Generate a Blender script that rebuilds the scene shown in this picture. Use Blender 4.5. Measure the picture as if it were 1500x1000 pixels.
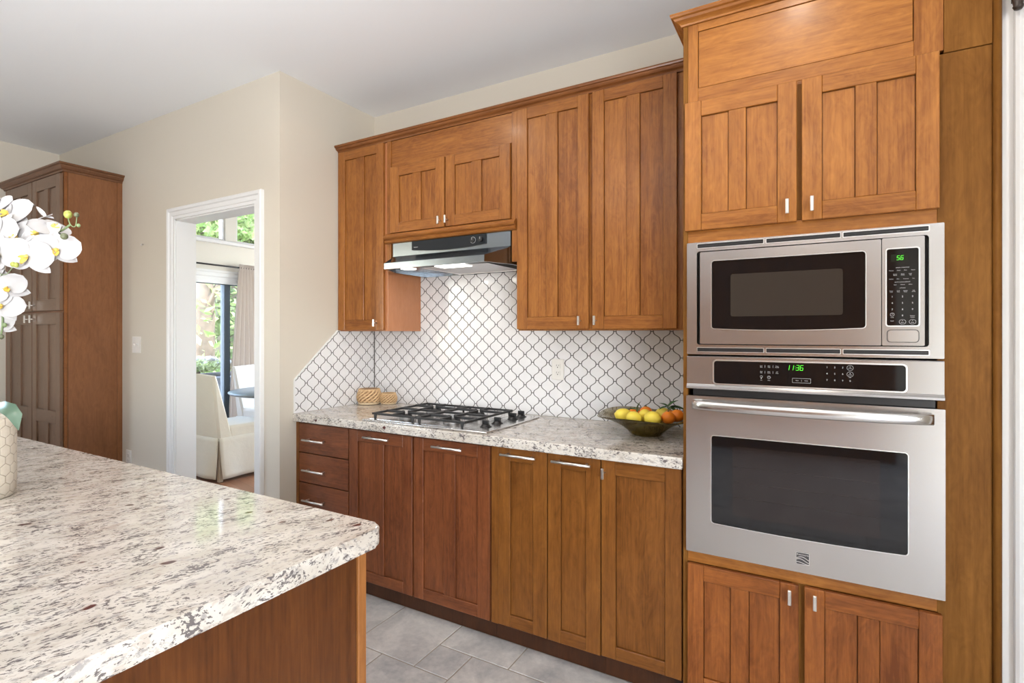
import bpy, bmesh, math, random
from mathutils import Vector, Matrix, Euler

# ------------------------------------------------------------------ clear
for _o in list(bpy.data.objects):
    bpy.data.objects.remove(_o)
SC = bpy.context.scene
COL = SC.collection
PI = math.pi
FLOOR = -0.055          # floor level
CEIL = 2.895            # ceiling level

# ------------------------------------------------------------------ camera
YAW = math.atan(440 / 770)
cd = bpy.data.cameras.new('camera')
cam = bpy.data.objects.new('camera', cd)
COL.objects.link(cam)
cam.location = (0, 0, 1.386)
cam.rotation_euler = (PI / 2, 0, YAW)
cd.sensor_width = 36
cd.lens = 770 / 1500 * 36
cd.shift_y = -0.008
cd.clip_start = 0.05
cd.clip_end = 200
SC.camera = cam

# ------------------------------------------------------------------ world, lights, exposure
SC.view_settings.view_transform = 'Standard'
SC.view_settings.look = 'None'
SC.view_settings.exposure = 0.17
SC.view_settings.gamma = 1.0
SC.cycles.use_denoising = True
SC.cycles.max_bounces = 10
SC.cycles.diffuse_bounces = 5
SC.cycles.glossy_bounces = 5
SC.cycles.transmission_bounces = 8
SC.cycles.transparent_max_bounces = 12
SC.cycles.sample_clamp_indirect = 6

W = bpy.data.worlds.new('world')
SC.world = W
W.use_nodes = True
_bg = W.node_tree.nodes['Background']
_sky = W.node_tree.nodes.new('ShaderNodeTexSky')
_sky.sky_type = 'NISHITA'
_sky.sun_disc = False
_sky.sun_elevation = math.radians(52)
_sky.sun_rotation = math.radians(200)
W.node_tree.links.new(_sky.outputs[0], _bg.inputs['Color'])
_bg.inputs['Strength'].default_value = 2.2


def area_light(name, loc, rot, sx, sy, watts, col, shape='RECTANGLE', spread=180):
    l = bpy.data.lights.new(name, 'AREA')
    l.shape = shape
    l.size = sx
    if shape in ('RECTANGLE', 'ELLIPSE'):
        l.size_y = sy
    l.energy = watts
    l.color = col
    l.spread = math.radians(spread)
    o = bpy.data.objects.new(name, l)
    COL.objects.link(o)
    o.location = loc
    o.rotation_euler = rot
    return o


WARM = (1.0, 0.88, 0.74)
DAY = (0.86, 0.94, 1.0)
# daylight through the door on the right hand side
area_light('glass_door_daylight', (2.35, -2.3, 1.25), (PI / 2 + .15, 0, PI / 2 - .35), 1.9, 1.9, 125, (0.97, 0.98, 1.0), spread=120)
# daylight through the far dining room windows
area_light('dining_daylight', (-4.6, 6.45, 1.5), (-PI / 2, 0, 0), 2.8, 2.1, 75, (0.95, 0.97, 1.0))
# added fill light near the camera, aimed up to brighten the ceiling
area_light('ceiling_fill', (-1.3, -0.45, 1.20), (PI - .05, 0.0, 0), 0.5, 0.5, 58, (0.97, 0.98, 1.0), 'DISK', 150)
sun = bpy.data.lights.new('sun', 'SUN')
sun.energy = 9.0
sun.angle = math.radians(1.5)
sun.color = (1.0, 0.95, 0.86)
sun_o = bpy.data.objects.new('sun', sun)
COL.objects.link(sun_o)
sun_o.rotation_euler = (math.radians(38), 0, math.radians(115))
CANS = [(-0.05, 1.35, 5.5), (-1.9, 1.38, 5.5), (-0.05, -0.75, 7), (-1.9, -0.75, 6)]
for cx_, cy_, w_ in CANS:
    area_light('downlight_lamp', (cx_, cy_, CEIL - 0.012), (0, 0, 0), 0.11, 0.11, w_, WARM, 'DISK', 165)

# ------------------------------------------------------------------ mesh helper
class MB:
    """collects shapes into one mesh"""
    def __init__(self):
        self.bm = bmesh.new()

    def _mi(self, faces, mi, smooth=False):
        for f in faces:
            f.material_index = mi
            f.smooth = smooth

    def box(self, x0, x1, y0, y1, z0, z1, mi=0, bev=0.0, seg=1):
        vs = [self.bm.verts.new((x, y, z)) for x in (x0, x1) for y in (y0, y1) for z in (z0, z1)]
        q = [(0, 1, 3, 2), (4, 6, 7, 5), (0, 4, 5, 1), (2, 3, 7, 6), (0, 2, 6, 4), (1, 5, 7, 3)]
        fs = [self.bm.faces.new([vs[i] for i in f]) for f in q]
        self._mi(fs, mi)
        if bev > 0:
            es = list({e for f in fs for e in f.edges})
            r = bmesh.ops.bevel(self.bm, geom=es, offset=bev, offset_type='OFFSET', segments=seg, profile=0.5, affect='EDGES')
            self._mi(r['faces'], mi, seg > 1)
        return self

    def prism(self, pts, axis, a0, a1, mi=0, smooth=False):
        """extrude a closed 2-D outline along axis; outline plane = remaining two axes in xyz order"""
        def P(p, a):
            return {'x': (a, p[0], p[1]), 'y': (p[0], a, p[1]), 'z': (p[0], p[1], a)}[axis]
        A = [self.bm.verts.new(P(p, a0)) for p in pts]
        B = [self.bm.verts.new(P(p, a1)) for p in pts]
        n = len(pts)
        fs = []
        for i in range(n):
            fs.append(self.bm.faces.new((A[i], A[(i + 1) % n], B[(i + 1) % n], B[i])))
        self._mi(fs, mi, smooth)
        caps = [self.bm.faces.new(A[::-1]), self.bm.faces.new(B)]
        self._mi(caps, mi)
        return self

    def ring(self, outer, inner, axis, a0, a1, mi=0):
        """extrude the area between two outlines with the same number of points"""
        def P(p, a):
            return {'x': (a, p[0], p[1]), 'y': (p[0], a, p[1]), 'z': (p[0], p[1], a)}[axis]
        n = len(outer)
        L = [[self.bm.verts.new(P(p, a)) for p in pts] for pts in (outer, inner) for a in (a0, a1)]
        o0, o1, i0, i1 = L
        fs = []
        for i in range(n):
            j = (i + 1) % n
            fs += [self.bm.faces.new((o0[i], o0[j], i0[j], i0[i])), self.bm.faces.new((o1[j], o1[i], i1[i], i1[j])),
                   self.bm.faces.new((o0[j], o0[i], o1[i], o1[j])), self.bm.faces.new((i0[i], i0[j], i1[j], i1[i]))]
        self._mi(fs, mi)
        return self

    def tube(self, pts, r, seg=10, mi=0, caps=True, smooth=True):
        pts = [Vector(p) for p in pts]
        rs = r if isinstance(r, (list, tuple)) else [r] * len(pts)
        up = None
        rings = []
        for i, p in enumerate(pts):
            t = (pts[min(i + 1, len(pts) - 1)] - pts[max(i - 1, 0)]).normalized()
            if up is None:
                up = Vector((0, 0, 1)) if abs(t.z) < 0.9 else Vector((1, 0, 0))
            s = t.cross(up).normalized()
            up = s.cross(t).normalized()
            rings.append([self.bm.verts.new(p + rs[i] * (math.cos(2 * PI * k / seg) * s + math.sin(2 * PI * k / seg) * up)) for k in range(seg)])
        fs = []
        for a, b in zip(rings, rings[1:]):
            for k in range(seg):
                fs.append(self.bm.faces.new((a[k], a[(k + 1) % seg], b[(k + 1) % seg], b[k])))
        self._mi(fs, mi, smooth)
        if caps:
            self._mi([self.bm.faces.new(rings[0][::-1]), self.bm.faces.new(rings[-1])], mi)
        return self

    def lathe(self, prof, c=(0, 0, 0), seg=32, mi=0, smooth=True, wob=None):
        """prof = [(radius, z)...] turned about the vertical through c; closed with caps when radius is 0"""
        rings = []
        for (r, z) in prof:
            if r <= 1e-6:
                rings.append([self.bm.verts.new((c[0], c[1], c[2] + z))])
            else:
                row = []
                for k in range(seg):
                    a = 2 * PI * k / seg
                    rr, zz = (r, z) if wob is None else wob(r, z, a)
                    row.append(self.bm.verts.new((c[0] + rr * math.cos(a), c[1] + rr * math.sin(a), c[2] + zz)))
                rings.append(row)
        fs = []
        for a, b in zip(rings, rings[1:]):
            for k in range(seg):
                k2 = (k + 1) % seg
                if len(a) == 1 and len(b) == 1:
                    continue
                if len(a) == 1:
                    fs.append(self.bm.faces.new((a[0], b[k2], b[k])))
                elif len(b) == 1:
                    fs.append(self.bm.faces.new((a[k], a[k2], b[0])))
                else:
                    fs.append(self.bm.faces.new((a[k], a[k2], b[k2], b[k])))
        self._mi(fs, mi, smooth)
        return self

    def grid(self, f, nu, nv, mi=0, smooth=True):
        """f(u,v) -> point; open sheet"""
        V = [[self.bm.verts.new(f(i / nu, j / nv)) for j in range(nv + 1)] for i in range(nu + 1)]
        fs = [self.bm.faces.new((V[i][j], V[i + 1][j], V[i + 1][j + 1], V[i][j + 1])) for i in range(nu) for j in range(nv)]
        self._mi(fs, mi, smooth)
        return self

    def ball(self, c, r, sx=1, sy=1, sz=1, seg=16, mi=0, rot=None, bump=0.0, rng=None):
        m = Matrix.Translation(c)
        if rot is not None:
            m = m @ rot.to_matrix().to_4x4()
        m = m @ Matrix.Diagonal((r * sx, r * sy, r * sz, 1))
        res = bmesh.ops.create_uvsphere(self.bm, u_segments=seg, v_segments=max(6, seg // 2), radius=1, matrix=m)
        if bump and rng:
            for v in res['verts']:
                v.co += Vector((rng.uniform(-bump, bump), rng.uniform(-bump, bump), rng.uniform(-bump, bump)))
        self._mi({f for v in res['verts'] for f in v.link_faces}, mi, True)
        return self

    def build(self, name, mats, parent=None, org=None, label=None, rot=None, local=False, recalc=True):
        if org is None:
            org = parent['_org'] if parent is not None else (0, 0, 0)
        if recalc:
            bmesh.ops.recalc_face_normals(self.bm, faces=self.bm.faces[:])
        if not local:
            bmesh.ops.translate(self.bm, verts=self.bm.verts[:], vec=-Vector(org))
        me = bpy.data.meshes.new(name)
        self.bm.to_mesh(me)
        self.bm.free()
        for m in (mats if isinstance(mats, (list, tuple)) else [mats]):
            me.materials.append(m)
        o = bpy.data.objects.new(name, me)
        COL.objects.link(o)
        if parent is not None:
            o.parent = parent
            if local and rot is None:
                pass
        elif not local or org:
            o.location = org
        if rot is not None:
            o.rotation_euler = rot
        o['_org'] = tuple(org)
        if label:
            o['label'] = label
        return o


def thing(name, label, cat, org, group=None, rz=0.0):
    o = bpy.data.objects.new(name, None)
    o.empty_display_size = 0.05
    COL.objects.link(o)
    o.location = org
    o.rotation_euler = (0, 0, rz)
    o['_org'] = tuple(org)
    o['label'] = label
    o['category'] = cat
    if group:
        o['group'] = group
    return o


def tag(o, label, cat, group=None):
    o['label'] = label
    o['category'] = cat
    if group:
        o['group'] = group
    return o


def struct(o, label=None):
    o['kind'] = 'structure'
    if label:
        o['label'] = label
    return o


def text_into(mb, s, size, x, y, z, mi=0, align='CENTER', depth=0.0004, shear=0.0):
    """lettering on a panel that faces -y"""
    cu = bpy.data.curves.new('lettering', 'FONT')
    cu.body = s
    cu.size = size
    cu.align_x = align
    cu.align_y = 'CENTER'
    cu.extrude = depth
    cu.shear = shear
    cu.resolution_u = 2
    o = bpy.data.objects.new('lettering', cu)
    COL.objects.link(o)
    dg = bpy.context.evaluated_depsgraph_get()
    me = bpy.data.meshes.new_from_object(o.evaluated_get(dg))
    me.transform(Matrix.Translation((x, y, z)) @ Matrix.Rotation(PI / 2, 4, 'X'))
    n0 = len(mb.bm.faces)
    mb.bm.from_mesh(me)
    mb.bm.faces.ensure_lookup_table()
    for f in mb.bm.faces[n0:]:
        f.material_index = mi
    bpy.data.objects.remove(o)
    bpy.data.curves.remove(cu)
    bpy.data.meshes.remove(me)
    return mb


SEG7 = {'0': 'abcdef', '1': 'bc', '3': 'abcdg', '5': 'acdfg', '6': 'acdefg'}


def digits_into(mb, s, x, y, z, w, h, mi=0):
    """seven segment digits on a panel facing -y, slightly slanted"""
    t = w * 0.16
    cx = x
    for ch in s:
        if ch == ':':
            for dz in (-0.2, 0.2):
                mb.box(cx + w * .1, cx + w * .1 + t, y - .0006, y, z + dz * h - t / 2, z + dz * h + t / 2, mi)
            cx += w * 0.5
            continue
        S = {'a': ((0, .5), (1, .5)), 'g': ((0, 0), (1, 0)), 'd': ((0, -.5), (1, -.5)), 'f': ((0, .5), (0, 0)),
             'e': ((0, 0), (0, -.5)), 'b': ((1, .5), (1, 0)), 'c': ((1, 0), (1, -.5))}
        for k in SEG7[ch]:
            (a, b), (c, d) = S[k]
            p = [(cx + a * w + b * h * .15, z + b * h), (cx + c * w + d * h * .15, z + d * h)]
            dx, dz = p[1][0] - p[0][0], p[1][1] - p[0][1]
            L = math.hypot(dx, dz)
            nx, nz = -dz / L * t / 2, dx / L * t / 2
            mb.prism([(p[0][0] + nx, p[0][1] + nz), (p[1][0] + nx, p[1][1] + nz), (p[1][0] - nx, p[1][1] - nz), (p[0][0] - nx, p[0][1] - nz)],
                     'y', y - .0006, y, mi)
        cx += w * 1.55
    return mb


def rrect(x0, x1, z0, z1, r, sag=0.0, n=5):
    """rounded rectangle outline, bottom edge optionally bowed downward"""
    pts = []
    for (cx, cz, a0) in ((x1 - r, z1 - r, 0), (x0 + r, z1 - r, 90), (x0 + r, z0 + r, 180), (x1 - r, z0 + r, 270)):
        for i in range(n + 1):
            a = math.radians(a0 + 90 * i / n)
            pts.append((cx + r * math.cos(a), cz + r * math.sin(a)))
        if a0 == 180 and True:
            for i in range(1, 12):
                t = i / 12
                pts.append((x0 + r + (x1 - x0 - 2 * r) * t, z0 - sag * 4 * t * (1 - t)))
    return pts


# ------------------------------------------------------------------ material helper
class X:
    """a value socket with arithmetic"""
    def __init__(self, nt, s):
        self.nt, self.s = nt, s

    def _op(self, op, b=None, c=None, sw=False):
        n = self.nt.nodes.new('ShaderNodeMath')
        n.operation = op
        ins = [self, b] if not sw else [b, self]
        if c is not None:
            ins.append(c)
        for i, v in enumerate(ins):
            if v is None:
                continue
            if isinstance(v, X):
                self.nt.links.new(v.s, n.inputs[i])
            else:
                n.inputs[i].default_value = v
        return X(self.nt, n.outputs[0])

    def __add__(s, o): return s._op('ADD', o)
    def __radd__(s, o): return s._op('ADD', o)
    def __sub__(s, o): return s._op('SUBTRACT', o)
    def __rsub__(s, o): return s._op('SUBTRACT', o, sw=True)
    def __mul__(s, o): return s._op('MULTIPLY', o)
    def __rmul__(s, o): return s._op('MULTIPLY', o)
    def __truediv__(s, o): return s._op('DIVIDE', o)
    def abs(s): return s._op('ABSOLUTE')
    def cos(s): return s._op('COSINE')
    def sin(s): return s._op('SINE')
    def floor(s): return s._op('FLOOR')
    def min(s, o): return s._op('MINIMUM', o)
    def max(s, o): return s._op('MAXIMUM', o)
    def sqrt(s): return s._op('SQRT')
    def pingpong(s, p): return s._op('PINGPONG', p)
    def step(s, a, b):
        n = s.nt.nodes.new('ShaderNodeMapRange')
        n.interpolation_type = 'SMOOTHSTEP'
        s.nt.links.new(s.s, n.inputs['Value'])
        n.inputs['From Min'].default_value = a
        n.inputs['From Max'].default_value = b
        return X(s.nt, n.outputs['Result'])


class Mat:
    def __init__(self, name, **kw):
        self.m = bpy.data.materials.new(name)
        self.m.use_nodes = True
        self.nt = self.m.node_tree
        self.b = self.nt.nodes['Principled BSDF']
        for k, v in kw.items():
            self.set(k, v)

    def node(self, t, **kw):
        n = self.nt.nodes.new(t)
        for k, v in kw.items():
            setattr(n, k, v)
        return n

    def link(self, a, b):
        self.nt.links.new(a.s if isinstance(a, X) else a, b)

    def set(self, k, v):
        names = dict(color='Base Color', rough='Roughness', metal='Metallic', spec='Specular IOR Level', coat='Coat Weight',
                     coat_rough='Coat Roughness', trans='Transmission Weight', ior='IOR', alpha='Alpha', emit='Emission Color',
                     emit_s='Emission Strength', aniso='Anisotropic', aniso_rot='Anisotropic Rotation', sss='Subsurface Weight', sheen='Sheen Weight')
        s = self.b.inputs[names[k]]
        if isinstance(v, X):
            self.link(v, s)
        elif isinstance(v, bpy.types.NodeSocket):
            self.link(v, s)
        else:
            s.default_value = (*v, 1) if isinstance(v, tuple) and len(v) == 3 else v

    def coord(self, kind='Object', rand=0.0):
        tc = self.node('ShaderNodeTexCoord')
        s = tc.outputs[kind]
        if rand:
            oi = self.node('ShaderNodeObjectInfo')
            cm = self.node('ShaderNodeCombineXYZ')
            r = X(self.nt, oi.outputs['Random']) * rand
            for i in range(3):
                self.link(r if i != 1 else r * 1.7, cm.inputs[i])
            ad = self.node('ShaderNodeVectorMath', operation='ADD')
            self.link(s, ad.inputs[0])
            self.link(cm.outputs[0], ad.inputs[1])
            s = ad.outputs[0]
        return s

    def map(self, vec, scale=(1, 1, 1), rot=(0, 0, 0), loc=(0, 0, 0)):
        n = self.node('ShaderNodeMapping')
        n.inputs['Scale'].default_value = scale
        n.inputs['Rotation'].default_value = rot
        n.inputs['Location'].default_value = loc
        self.link(vec, n.inputs['Vector'])
        return n.outputs[0]

    def noise(self, vec, scale, detail=3, rough=0.55, dist=0.0, col=False):
        n = self.node('ShaderNodeTexNoise')
        n.inputs['Scale'].default_value = scale
        n.inputs['Detail'].default_value = detail
        n.inputs['Roughness'].default_value = rough
        n.inputs['Distortion'].default_value = dist
        self.link(vec, n.inputs['Vector'])
        return n.outputs['Color'] if col else X(self.nt, n.outputs['Fac'])

    def voronoi(self, vec, scale, out='Distance', feature='F1', rnd=1.0):
        n = self.node('ShaderNodeTexVoronoi', feature=feature)
        n.inputs['Scale'].default_value = scale
        n.inputs['Randomness'].default_value = rnd
        self.link(vec, n.inputs['Vector'])
        return n.outputs[out]

    def mix(self, fac, a, b, mode='MIX'):
        n = self.node('ShaderNodeMix', data_type='RGBA', blend_type=mode)
        for s, v in ((n.inputs[0], fac), (n.inputs[6], a), (n.inputs[7], b)):
            if isinstance(v, X):
                self.link(v, s)
            elif isinstance(v, bpy.types.NodeSocket):
                self.link(v, s)
            elif isinstance(v, tuple):
                s.default_value = (*v, 1) if len(v) == 3 else v
            else:
                s.default_value = v
        return n.outputs[2]

    def bump(self, h, strength=0.2, dist=0.002):
        n = self.node('ShaderNodeBump')
        n.inputs['Strength'].default_value = strength
        n.inputs['Distance'].default_value = dist
        self.link(h, n.inputs['Height'])
        self.link(n.outputs[0], self.b.inputs['Normal'])

    def xyz(self, vec):
        n = self.node('ShaderNodeSeparateXYZ')
        self.link(vec, n.inputs[0])
        return [X(self.nt, n.outputs[i]) for i in range(3)]


def simple(name, color, rough=0.5, bumpy=0.0, bscale=200, var=0.0, **kw):
    m = Mat(name, color=color, rough=rough, **kw)
    v = m.coord('Object')
    if var:
        n = m.noise(v, 9, 3)
        m.set('color', m.mix(n, tuple(c * (1 - var) for c in color), tuple(min(1, c * (1 + var)) for c in color)))
    if bumpy:
        m.bump(m.noise(v, bscale, 3), bumpy, 0.002)
    return m.m


def wood(name, light, dark, axis='z', rough=0.36, streak=1.0, figure=1.0, spec=0.32):
    """stained maple; every board (mesh island) gets its own grain and tone"""
    m = Mat(name)
    g = m.node('ShaderNodeNewGeometry')
    isl = X(m.nt, g.outputs['Random Per Island'])
    oi = m.node('ShaderNodeObjectInfo')
    ob = X(m.nt, oi.outputs['Random'])
    r = isl * 0.7 + ob * 0.3
    tc = m.node('ShaderNodeTexCoord')
    cm = m.node('ShaderNodeCombineXYZ')
    m.link(isl * 17.0 + ob * 5.0, cm.inputs[0])
    m.link(isl * 9.0 + ob * 11.0, cm.inputs[1])
    m.link(isl * 13.0 + ob * 7.0, cm.inputs[2])
    ad = m.node('ShaderNodeVectorMath', operation='ADD')
    m.link(tc.outputs['Object'], ad.inputs[0])
    m.link(cm.outputs[0], ad.inputs[1])
    v = ad.outputs[0]
    sc = {'z': (1, 1, 0.04), 'x': (0.04, 1, 1), 'y': (1, 0.04, 1)}[axis]
    sf = {'z': (1, 1, 0.30), 'x': (0.30, 1, 1), 'y': (1, 0.30, 1)}[axis]
    fine = m.noise(m.map(v, sc), 150, 3, 0.6, 0.3)
    med = m.noise(m.map(v, sc), 34, 3, 0.55, 0.7)
    blot = m.noise(m.map(v, sf), 6, 4, 0.62, 1.4)
    fig = m.noise(m.map(v, sf), 24, 3, 0.6, 3.0)
    ws = 0.50 * streak + 0.36 * streak + 0.62 + 0.46 * figure
    f = (fine * 0.50 * streak + med * 0.36 * streak + blot * 0.62 + fig * 0.46 * figure)
    f = (f - 0.5 * ws) * 2.1 + 0.47 + (r - 0.5) * 0.24
    f = f.max(0.0).min(1.0)
    m.set('color', m.mix(f, dark, light))
    m.set('rough', (fine * 0.12 + (rough - 0.06)))
    m.set('spec', spec)
    m.set('coat', 0.06 if spec > 0.2 else 0.0)
    m.set('coat_rough', 0.15)
    m.bump(fine, 0.012, 0.0006)
    return m.m


def granite(name, ang):
    m = Mat(name)
    v = m.coord('Object')
    wob = m.noise(v, 6, 3, col=True)
    ad = m.node('ShaderNodeVectorMath', operation='MULTIPLY_ADD')
    m.link(wob, ad.inputs[0])
    ad.inputs[1].default_value = (0.07, 0.07, 0.07)
    m.link(v, ad.inputs[2])
    rt = m.map(ad.outputs[0], (1, 1, 1), (0, 0, ang))
    s = m.map(rt, (0.42, 1, 1))
    s2 = m.map(rt, (0.55, 1, 1), (0, 0, 0), (3.1, 7.7, 1.3))
    s3 = m.map(rt, (0.5, 1, 1), (0, 0, 0), (5.4, 2.2, 8.3))
    big = m.noise(s, 12, 4, 0.6)
    tan = m.noise(s2, 55, 4, 0.62)
    gry = m.noise(s3, 60, 5, 0.72)
    drk = m.noise(s, 185, 3, 0.62)
    clus = m.noise(s3, 24, 4, 0.62)
    c = m.mix(big.step(0.35, 0.65), (0.66, 0.62, 0.565), (0.54, 0.495, 0.435))
    c = m.mix(tan.step(0.52, 0.66) * 0.65, c, (0.42, 0.355, 0.30))
    c = m.mix(gry.step(0.53, 0.66) * 0.80, c, (0.28, 0.262, 0.258))
    dk = (drk + (clus - 0.5) * 0.62).step(0.560, 0.610)
    c = m.mix(dk * 0.90, c, (0.105, 0.090, 0.092))
    vc = m.voronoi(s2, 42, 'Distance')
    vr = m.node('ShaderNodeSeparateColor')
    m.link(m.voronoi(s2, 42, 'Color'), vr.inputs[0])
    spot = X(m.nt, vc).step(0.36, 0.24) * X(m.nt, vr.outputs[0]).step(0.93, 0.94)
    c = m.mix(spot, c, (0.085, 0.032, 0.032))
    m.set('color', c)
    m.set('rough', 0.075)
    m.set('spec', 0.5)
    return m.m


def steel(name, col=(0.62, 0.61, 0.60), rough=0.25, axis='x', aniso=0.6):
    m = Mat(name, metal=1.0, color=col, aniso=aniso, aniso_rot=0.25)
    v = m.coord('Object')
    sc = {'x': (0.01, 1, 1), 'y': (1, 0.01, 1), 'z': (1, 1, 0.01)}[axis]
    n = m.noise(m.map(v, sc), 160, 2, 0.6)
    m.set('rough', rough)
    m.set('color', m.mix(n, tuple(c * 0.985 for c in col), tuple(min(1, c * 1.015) for c in col)))
    t = m.node('ShaderNodeTangent', direction_type='RADIAL', axis='Z' if axis != 'z' else 'X')
    m.link(t.outputs[0], m.b.inputs['Tangent'])
    return m.m


def tile_material(name, axis, off_h, off_z):
    """white lantern shaped tiles with grey grout; axis = world axis running along the wall"""
    m = Mat(name)
    g = m.node('ShaderNodeNewGeometry')
    p = m.xyz(g.outputs['Position'])
    h = p[0] if axis == 'x' else p[1]
    x = h - off_h
    z = p[2] - off_z
    a, A, P = 0.0495, 0.0186, 0.0885
    th = z * (2 * PI / P)
    c = th.cos()
    # sharper S curve between the round bellies
    c3 = (th * 3.0).cos() * 0.085
    w = (c - c3) * A
    slope = th.sin() * (A * 2 * PI / P)
    cf = (slope * slope * 0.8 + 1.0).sqrt()
    de = (x - w).pingpong(a)
    do = (x + w - a).pingpong(a)
    d = de.min(do) / cf
    # short joints across each neck
    zc0 = z.pingpong(P / 2)
    zc1 = (z - P / 2).pingpong(P / 2)
    xn0 = (x - a / 2).pingpong(a)
    xn1 = (x - a * 1.5).pingpong(a)
    n0 = zc0.max(xn0 - 0.0065)
    n1 = zc1.max(xn1 - 0.0065)
    d = d.min(n0).min(n1)
    grout = d.step(0.0027, 0.0019)
    soft = m.noise(g.outputs['Position'], 14, 2)
    tilec = m.mix(soft, (0.81, 0.80, 0.80), (0.73, 0.725, 0.73))
    col = m.mix(grout, tilec, (0.085, 0.077, 0.074))
    m.set('color', col)
    m.set('rough', grout * 0.6 + 0.13)
    hgt = d.step(0.0012, 0.0042) + m.noise(g.outputs['Position'], 30, 2) * 0.25
    m.bump(hgt, 0.35, 0.0018)
    return m.m


def paint(name, col, rough=0.55):
    m = Mat(name, color=col, rough=rough, spec=0.3)
    v = m.coord('Object')
    m.bump(m.noise(v, 260, 3), 0.04, 0.001)
    return m.m


def glass_pane(name, tint=(1, 1, 1)):
    m = bpy.data.materials.new(name)
    m.use_nodes = True
    nt = m.node_tree
    nt.nodes.remove(nt.nodes['Principled BSDF'])
    out = nt.nodes['Material Output']
    fr = nt.nodes.new('ShaderNodeFresnel')
    fr.inputs['IOR'].default_value = 1.45
    tr = nt.nodes.new('ShaderNodeBsdfTransparent')
    tr.inputs[0].default_value = (*tint, 1)
    gl = nt.nodes.new('ShaderNodeBsdfGlossy')
    gl.inputs['Roughness'].default_value = 0.02
    mx = nt.nodes.new('ShaderNodeMixShader')
    nt.links.new(fr.outputs[0], mx.inputs[0])
    nt.links.new(tr.outputs[0], mx.inputs[1])
    nt.links.new(gl.outputs[0], mx.inputs[2])
    nt.links.new(mx.outputs[0], out.inputs[0])
    return m


def foliage(name, a, b, transl=0.35):
    m = Mat(name, rough=0.55, spec=0.25)
    g = m.node('ShaderNodeNewGeometry')
    r = X(m.nt, g.outputs['Random Per Island'])
    c = m.mix(r, a, b)
    m.set('color', c)
    tl = m.node('ShaderNodeBsdfTranslucent')
    m.link(c, tl.inputs[0])
    mx = m.node('ShaderNodeMixShader')
    mx.inputs[0].default_value = transl
    m.link(m.b.outputs[0], mx.inputs[1])
    m.link(tl.outputs[0], mx.inputs[2])
    m.link(mx.outputs[0], m.nt.nodes['Material Output'].inputs[0])
    return m.m


# ---- the palette
UP_L, UP_D = (0.37, 0.145, 0.032), (0.17, 0.052, 0.009)
W_UP = [wood('maple_upper_vertical', UP_L, UP_D, 'z'), wood('maple_upper_horizontal', UP_L, UP_D, 'x')]
BR_L, BR_D = (0.225, 0.072, 0.025), (0.085, 0.023, 0.008)
W_RED = [wood('maple_red_vertical', BR_L, BR_D, 'z', 0.32), wood('maple_red_horizontal', BR_L, BR_D, 'x', 0.32)]
BB_L, BB_D = (0.245, 0.092, 0.018), (0.11, 0.036, 0.006)
W_BASE = [wood('maple_base_vertical', BB_L, BB_D, 'z'), wood('maple_base_horizontal', BB_L, BB_D, 'x')]
TL_L, TL_D = (0.44, 0.175, 0.036), (0.21, 0.068, 0.011)
W_TALL = [wood('maple_tall_vertical', TL_L, TL_D, 'z'), wood('maple_tall_horizontal', TL_L, TL_D, 'x')]
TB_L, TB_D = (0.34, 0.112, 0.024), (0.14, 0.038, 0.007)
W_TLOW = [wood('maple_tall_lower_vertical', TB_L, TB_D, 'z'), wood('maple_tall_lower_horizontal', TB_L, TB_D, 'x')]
W_FILL = wood('maple_filler', (0.25, 0.108, 0.022), (0.145, 0.056, 0.010), 'z', 0.5, 1.0, 1.0, 0.12)
W_PAN = [wood('maple_pantry_vertical', (0.18, 0.105, 0.065), (0.12, 0.066, 0.040), 'z', 0.30, 0.35), wood('maple_pantry_horizontal', (0.18, 0.105, 0.065), (0.12, 0.066, 0.040), 'x', 0.30, 0.35)]
W_PANSIDE = wood('maple_pantry_side', (0.25, 0.105, 0.042), (0.15, 0.056, 0.020), 'z', 0.4, 0.5)
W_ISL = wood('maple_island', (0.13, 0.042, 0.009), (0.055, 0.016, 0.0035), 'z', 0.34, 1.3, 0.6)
W_SIDE = wood('maple_cabinet_side', (0.45, 0.19, 0.085), (0.36, 0.140, 0.055), 'z', 0.3, 0.5)
W_CROWN = wood('maple_crown', (0.24, 0.088, 0.024), (0.14, 0.046, 0.012), 'x')
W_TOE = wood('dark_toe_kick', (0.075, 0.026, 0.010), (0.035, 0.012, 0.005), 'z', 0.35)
M_DARK = simple('shadow_gap_black', (0.012, 0.008, 0.006), 0.7, 0.05)
GRAN_I = granite('granite_island', math.radians(-72))
GRAN_C = granite('granite_counter', math.radians(-8))
STEEL = steel('brushed_steel')
STEEL_L = steel('brushed_steel_light', (0.70, 0.69, 0.68), 0.24)
STEEL_Y = steel('brushed_steel_hood', (0.30, 0.33, 0.36), 0.24, 'x', 0.4)
CHROME = simple('satin_nickel', (0.78, 0.76, 0.73), 0.36, 0.01, metal=1.0)
BRIGHT = simple('polished_chrome', (0.88, 0.87, 0.86), 0.30, 0.01, metal=1.0)
BLACKGL = simple('black_glass', (0.006, 0.006, 0.007), 0.045, spec=0.55, var=0.1)
BLACKPL = simple('black_plastic', (0.012, 0.012, 0.013), 0.35, 0.03)
HOODBLK = simple('hood_black_panel', (0.012, 0.015, 0.019), 0.5, 0.0, spec=0.25)
IRON = simple('cast_iron', (0.022, 0.022, 0.023), 0.55, 0.25, 500)
M_INK = simple('printed_white', (0.55, 0.55, 0.55), 0.6, var=0.05)
M_INKDIM = simple('printed_grey', (0.30, 0.30, 0.30), 0.6, var=0.05)
def lit_segments():
    m = Mat('green_display', color=(0.02, 0.25, 0.01), rough=0.5, emit=(0.12, 1.0, 0.04), emit_s=1.0)
    v = m.coord('Object')
    m.set('emit_s', m.noise(v, 60, 2) * 0.4 + 1.0)
    return m.m
M_GREEN = lit_segments()
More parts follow.
